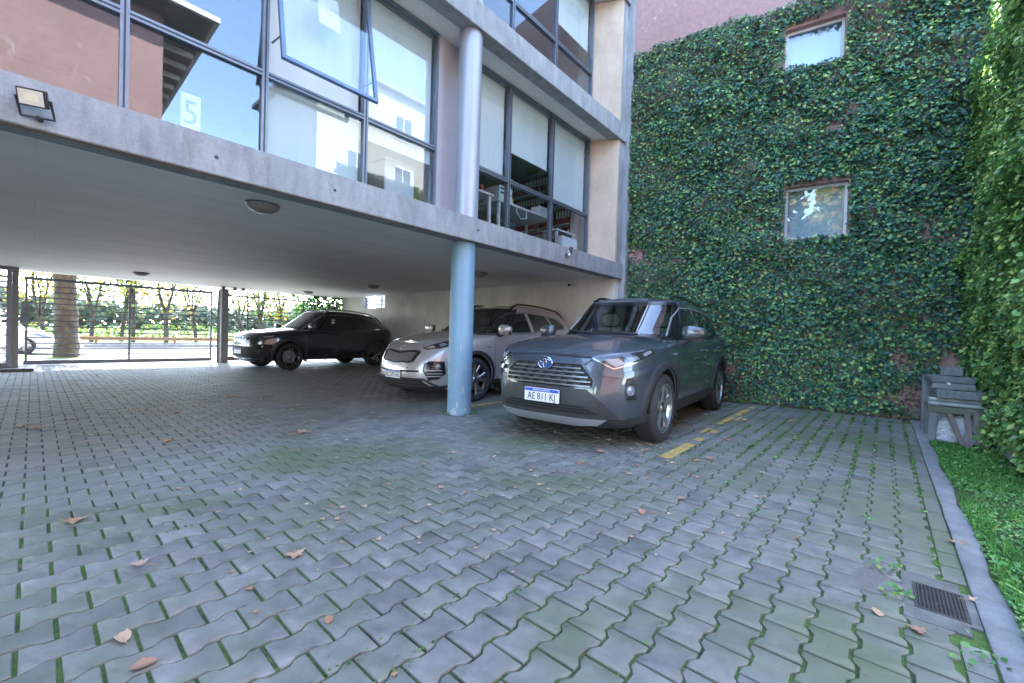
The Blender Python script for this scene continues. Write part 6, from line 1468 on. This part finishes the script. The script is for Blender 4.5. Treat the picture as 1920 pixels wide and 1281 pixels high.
# ================================================================== street trees and neighbours
M_BARK = None
def m_bark():
    m, nt, b = nt_of('plane_tree_bark'); v = mapv(nt, coords(nt, False), (1, 1, .5)); c = ramp(nt, noise(nt, v, 7, 6, .65, .6), [(.3, (.022, .018, .013)), (.5, (.05, .04, .03)), (.7, (.11, .095, .07))]); nt.links.new(c, b.inputs['Base Color']); b.inputs['Roughness'].default_value = .9; bump(nt, b, noise(nt, v, 25, 5), .5, .02); return m
M_BARK = m_bark()
M_AUT = m_leaf('autumn_plane_leaf', [(0, (.10, .16, .03)), (.4, (.22, .24, .04)), (.7, (.40, .30, .04)), (1, (.45, .22, .04))], .6, .45)
M_GRN = m_leaf('tree_leaf_green', [(0, (.05, .10, .025)), (.6, (.10, .17, .04)), (1, (.26, .26, .06))], .6, .4)
def tree(x, y, r0, h0, H, spread, nl, label, leafm, lean=0.0, lz=None, group='street trees', lsz=(.10, .20)):
    t = empty('plane_tree', (x, y, 0), 0, label, 'tree', group)
    pts = [(0, 0, -.05), (lean * .1, 0, h0 * .2), (lean * .35, .02, h0 * .55), (lean * .6, -.03, h0 * .85), (lean, 0, h0)]
    tk = MB(); npt = 15; pp = []
    for i in range(npt):
        f_ = i / (npt - 1); k_ = min(int(f_ * 4), 3); a_ = Vector(pts[k_]).lerp(Vector(pts[k_ + 1]), f_ * 4 - k_); pp.append(a_ + Vector((rng.uniform(-.05, .05), rng.uniform(-.05, .05), 0)) * r0)
    tk.tube(pp, [r0 * (1.15 if i == 0 else rng.uniform(.9, 1.12)) for i in range(npt)], 16)
    tk.v = [(v[0] + rng.uniform(-.07, .07) * r0, v[1] + rng.uniform(-.07, .07) * r0, v[2]) for v in tk.v]; tk.build('trunk', M_BARK, t, smooth=60)
    tips = []
    nb = rng.randint(3, 5)
    for k in range(nb):
        a = 2 * math.pi * (k + rng.random() * .6) / nb; p_ = Vector((lean, 0, h0 * rng.uniform(.85, .98))); seg = [tuple(p_)]; rad = [r0 * .6]
        d_ = Vector((math.cos(a) * spread, math.sin(a) * spread, 1.0)).normalized()
        for i in range(4):
            p_ = p_ + d_ * (H - h0) / 4; d_ = (d_ + Vector((rng.uniform(-.25, .25), rng.uniform(-.25, .25), rng.uniform(-.05, .25)))).normalized(); seg.append(tuple(p_)); rad.append(r0 * .6 * (1 - .22 * (i + 1))); tips.append(p_.copy())
            q_ = p_.copy(); e_ = Vector((rng.uniform(-1, 1), rng.uniform(-1, 1), rng.uniform(-.4, .6))).normalized(); s2_ = [tuple(q_)]
            for w in range(3): q_ = q_ + e_ * rng.uniform(.35, .7); e_ = (e_ + Vector((0, 0, -.12))).normalized(); s2_.append(tuple(q_)); tips.append(q_.copy())
            MB().tube(s2_, [r0 * .16, r0 * .11, r0 * .07, r0 * .03], 5).build('branch', M_BARK, t, smooth=60)
        MB().tube(seg, rad, 8).build('limb', M_BARK, t, smooth=60)
    T = np.array([tuple(v) for v in tips]); idx = nrng.integers(0, len(T), nl); pos = T[idx] + nrng.normal(0, .38, (nl, 3)); 
    if lz: pos = np.concatenate([pos, np.stack([nrng.uniform(-lz[0], lz[0], lz[3]), nrng.uniform(-1, 1, lz[3]), nrng.uniform(lz[1], lz[2], lz[3])], 1) + np.stack([nrng.normal(0, .1, lz[3])] * 3, 1)])
    k = len(pos); leaves('crown', pos, nrng.normal(0, 1, (k, 3)), nrng.normal(0, 1, (k, 3)) - np.array([0, 0, .6]), nrng.uniform(lsz[0], lsz[1], k), leafm, t)
    return t
tree(.70, 18.95, .255, 3.1, 7.5, .55, 1300, 'thick old plane tree on the verge just outside the gate', M_AUT, -.12, (2.2, 2.3, 3.4, 260), lsz=(.09, .17))
far = [(86, 34, 'slim street tree left of the thick trunk beyond the gate'), (172, 33, 'slim forked tree just right of the thick trunk'), (228, 36, 'slim tree behind the middle bar of the gate'), (250, 33, 'leaning slim tree right of the gate middle bar'), (312, 32, 'slim dark tree in the right half of the gate'), (368, 34, 'slim pair of stems near the gate post'), (455, 33, 'slim tree behind the left part of the railing'), (486, 31, 'slender trunk above the nose of the black car'), (523, 35, 'slender trunk above the windscreen of the black car'), (566, 32, 'slender tree left of the climbing plant')]
for i, (px, y_, l) in enumerate(far):
    d = ray(px, 610); x_ = d.x / d.y * y_
    tree(x_, y_, rng.uniform(.07, .13), rng.uniform(1.0, 2.9), rng.uniform(6.0, 9), rng.uniform(.12, .4), 800, l, M_AUT if i % 2 == 0 else M_GRN, rng.uniform(-.3, .3), None, 'slim trees across the street', (.12, .22))
# clipped bank of shrubs and the far wood: nobody could count these
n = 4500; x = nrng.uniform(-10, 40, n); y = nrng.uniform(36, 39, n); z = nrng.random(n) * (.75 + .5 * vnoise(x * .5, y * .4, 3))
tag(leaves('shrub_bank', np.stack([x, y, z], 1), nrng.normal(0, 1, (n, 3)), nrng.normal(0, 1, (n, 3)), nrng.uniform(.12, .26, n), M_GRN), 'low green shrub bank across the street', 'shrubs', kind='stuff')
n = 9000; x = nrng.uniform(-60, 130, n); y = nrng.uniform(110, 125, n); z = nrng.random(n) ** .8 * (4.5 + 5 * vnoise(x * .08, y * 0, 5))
tag(leaves('far_wood', np.stack([x, y, z], 1), nrng.normal(0, 1, (n, 3)), nrng.normal(0, 1, (n, 3)), nrng.uniform(.9, 1.8, n), m_leaf('hazed_far_wood_leaf', [(0, (.05, .07, .05)), (1, (.13, .15, .10))], .8, .2)), 'distant belt of trees beyond the field', 'wood', kind='stuff')  # leaf colour greyed to stand in for distance haze
gr_ = empty('guard_rail', (8, 28.3, .05), 0, 'low brown timber rail along the far side of the street', 'rail')
M_BRN = simple('brown_timber', (.26, .14, .06), .8)
bx('rail', (-30, -.05, .22), (30, .05, .40), M_BRN, gr_)
for k in range(21): bx('post', (-30 + 3 * k - .05, .0502, 0), (-30 + 3 * k + .05, .14, .42), M_BRN, gr_)
d = ray(152, 640); lp = empty('leaning_post', (d.x / d.y * 21.0, 20.05, .0), 0, 'leaning white post on the verge right of the thick tree', 'post')
MB().tube([(.05, 0, 0), (-.32, 0, 1.15)], .05, 10).build('pole', M_WHITE, lp, smooth=50); MB().lathe([(.001, 0), (.12, 0), (.12, .05), (.001, .06)], 14, 'z', Matrix.Translation((.05, 0, 0))).build('foot', M_CONC, lp, smooth=40)
# climbing plant over the railing
n = 1500; x = nrng.uniform(5.9, 7.75, n); z = 1.25 + nrng.random(n) * 1.05; keep = vnoise(x * 3, z * 4, 15) > .9 - .75 * np.clip((x - 5.9) / 1.0, 0, 1) * np.clip((z - 1.1) / .5, .3, 1); x, z = x[keep], z[keep]; n = len(x)
cp = empty('climbing_plant', (6.9, 15.45, 0), 0, 'bright green climbing plant on the railing behind the black car', 'climber')
leaves('foliage', np.stack([x - 6.9, nrng.normal(.0, .07, n), z], 1), nrng.normal(0, 1, (n, 3)), nrng.normal(0, 1, (n, 3)) - np.array([0, 0, .7]), nrng.uniform(.07, .13, n), M_COVER, cp)
for k in range(4): MB().tube([(-.6 + .45 * k, .03, 0), (-.5 + .4 * k, .05, .9), (-.6 + .5 * k, 0, 2.1)], .012, 6).build('stem', M_STEM, cp, smooth=50)
# neighbours across the yard, seen in the window reflections
ph = empty('pink_house', (-4, -7.5, 0), 0, 'pink rendered neighbour house reflected in the left windows', 'house')
MB().box((-8, -6, 0), (6.3, 1.4, 9.6)).build('wall', M_PINK, ph)
M_DARK = simple('dark_eaves', (.12, .12, .125), .8)
rf = MB().add([(-8.5, -6.5, 9.6), (7.3, -6.5, 9.6), (7.3, 2.1, 9.6), (-8.5, 2.1, 9.6), (-8.5, -6.5, 9.75), (7.3, -6.5, 9.75), (7.3, 2.1, 9.75), (-8.5, 2.1, 9.75), (-4, -2.3, 11.8), (3, -2.3, 11.8)], [(3, 2, 1, 0), (0, 1, 5, 4), (1, 2, 6, 5), (2, 3, 7, 6), (3, 0, 4, 7), (4, 5, 9, 8), (5, 6, 9), (6, 7, 8, 9), (7, 4, 8)]).build('roof', M_DARK, ph)
MB().box((-8.6, 2.1, 9.62), (7.42, 2.22, 9.76)).build('gutter', M_WHITE, rf); MB().box((7.3, -6.5, 9.62), (7.42, 2.098, 9.76)).build('gutter', M_WHITE, rf)
for k in range(8): MB().box((6.301, -5.5 + k * .9, 9.45), (7.25, -5.4 + k * .9, 9.598)).build('rafter', M_WHITE, rf)
wh = empty('cream_house', (12, -13, 0), 0, 'cream neighbour house reflected in the windows left of the silver column', 'house')
M_CREAM = simple('cream_render', (.40, .385, .35), .9, 0, .08, 2)
MB().box((-3.6, -5, 0), (8, 2.5, 13.5)).build('wall', M_CREAM, wh); MB().box((-3.9, -5.3, 13.5), (8.3, 2.8, 13.7)).build('roof', M_CONC, wh)
for x_ in (-2.2, .4, 3.0):
    for z_ in (5.5, 8.5, 11.2):
        w = MB().box((x_, 2.501, z_), (x_ + 1.1, 2.53, z_ + 1.3)).build('window', M_WFR, wh); MB().box((x_ + .07, 2.531, z_ + .07), (x_ + .52, 2.54, z_ + 1.23)).build('pane', M_GLASS, w); MB().box((x_ + .58, 2.531, z_ + .07), (x_ + 1.03, 2.54, z_ + 1.23)).build('pane', M_GLASS, w)
tree(-9.5, -3.2, .2, 3.0, 9.0, .5, 9000, 'leafy tree at the far end of the yard, reflected in the small wall window', M_AUT, .1, None, 'yard trees', (.2, .42))
tree(-9.0, -5.0, .2, 3.0, 9.5, .5, 12000, 'second leafy tree at the far end of the yard, next to the pink house', M_AUT, .1, None, 'yard trees', (.2, .42))
gw = empty('garden_wall', (9.6, 11, 0), 0, 'cream garden wall beyond the barred opening', 'wall'); MB().box((-.1, -6, 0), (.1, 5, 2.9)).build('wall', M_CREAM, gw); MB().box((-.14, -6, 2.9), (.14, 5, 2.97)).build('coping', M_CONC, gw)
# white car out on the street
def white_car():
    pt = paint('white_car_paint', (.72, .73, .74), 0, .3, (.4, .38, .35), .02)
    rg = [(0.0, .15, .12), (.06, .06, .06), (.16, .02, .03), (.3, .0, .012), (.5, .0, 0), (.65, .03, 0), (.78, .08, .008), (.88, .15, .02), (.95, .23, .04), (1.0, .33, .08)]
    p = dict(L=4.1, w=1.74, ua=.85, wb=2.5, rw=.30, rr=.21, ra=.35, ucf=1.0, ucr=3.5, nf=2.7, mf=2.3, zs=[(0, .66), (.3, .74), (.7, .82), (1.1, .88), (2, .92), (3.6, .97), (4.1, .92)], zb=[(0, .18), (1, .2), (3.3, .2), (4.1, .3)], rings=rg, crown=[(0, 0), (.4, .05), (1.1, .07), (4.1, .03)],
             gh=dict(zr=[(1, 1.3), (1.8, 1.41), (2.4, 1.45), (3.2, 1.4), (4, 1.25)], f0=.95, f1=1.85, r0=4.0, r1=3.5, ucf=2.2, ucr=3.2, n=3.8, w0=.76, w1=.54, ws=[(.66, .94), (.52, 1.38)]))
    c = Car('street_car', (.62, 22.1, -.05), math.pi, 'white car parked on the street left of the thick tree', p, pt)
    c.patch('headlight', [(.15, -.5, .62), (.4, -.72, .70), (.72, -.82, .74), (.5, -.8, .63), (.2, -.6, .56)], 45, M_LAMP, .006, .02, .04); c.patch('grille', [(0, -.4, .56), (0, .4, .56), (0, .35, .48), (0, -.35, .48)], 0, M_VOID, .005, .02, .08, mirror=False); c.patch('lower_grille', [(0, -.5, .36), (0, .5, .36), (0, .55, .26), (0, -.55, .26)], 0, M_VOID, .005, .02, .08, mirror=False)
    c.patch('side_window', [(1.4, 0, .95), (1.95, 0, 1.3), (2.4, 0, 1.34), (2.42, 0, .97)], 90, M_GLASS, .003, .01, .1, 'cabin'); c.patch('side_window', [(2.5, 0, .98), (2.48, 0, 1.34), (3.0, 0, 1.3), (3.3, 0, 1.03)], 90, M_GLASS, .003, .01, .1, 'cabin')
    c.strip('door_shut_line', [(1.3, 0, .88), (1.28, 0, .4)], 90, M_VOID, .008, .001); c.screen(); c.interior(); c.mirrors(1.4, .95, .78, (pt, M_BLACK), .8)
    c.wheels(dict(n=5, ph=0, spokes=[(.05, 0, .07, .205, 0, .06)], barrel=M_ALLOYD, face=M_ALLOY))
white_car(); grey_car(); silver_car(); black_car()
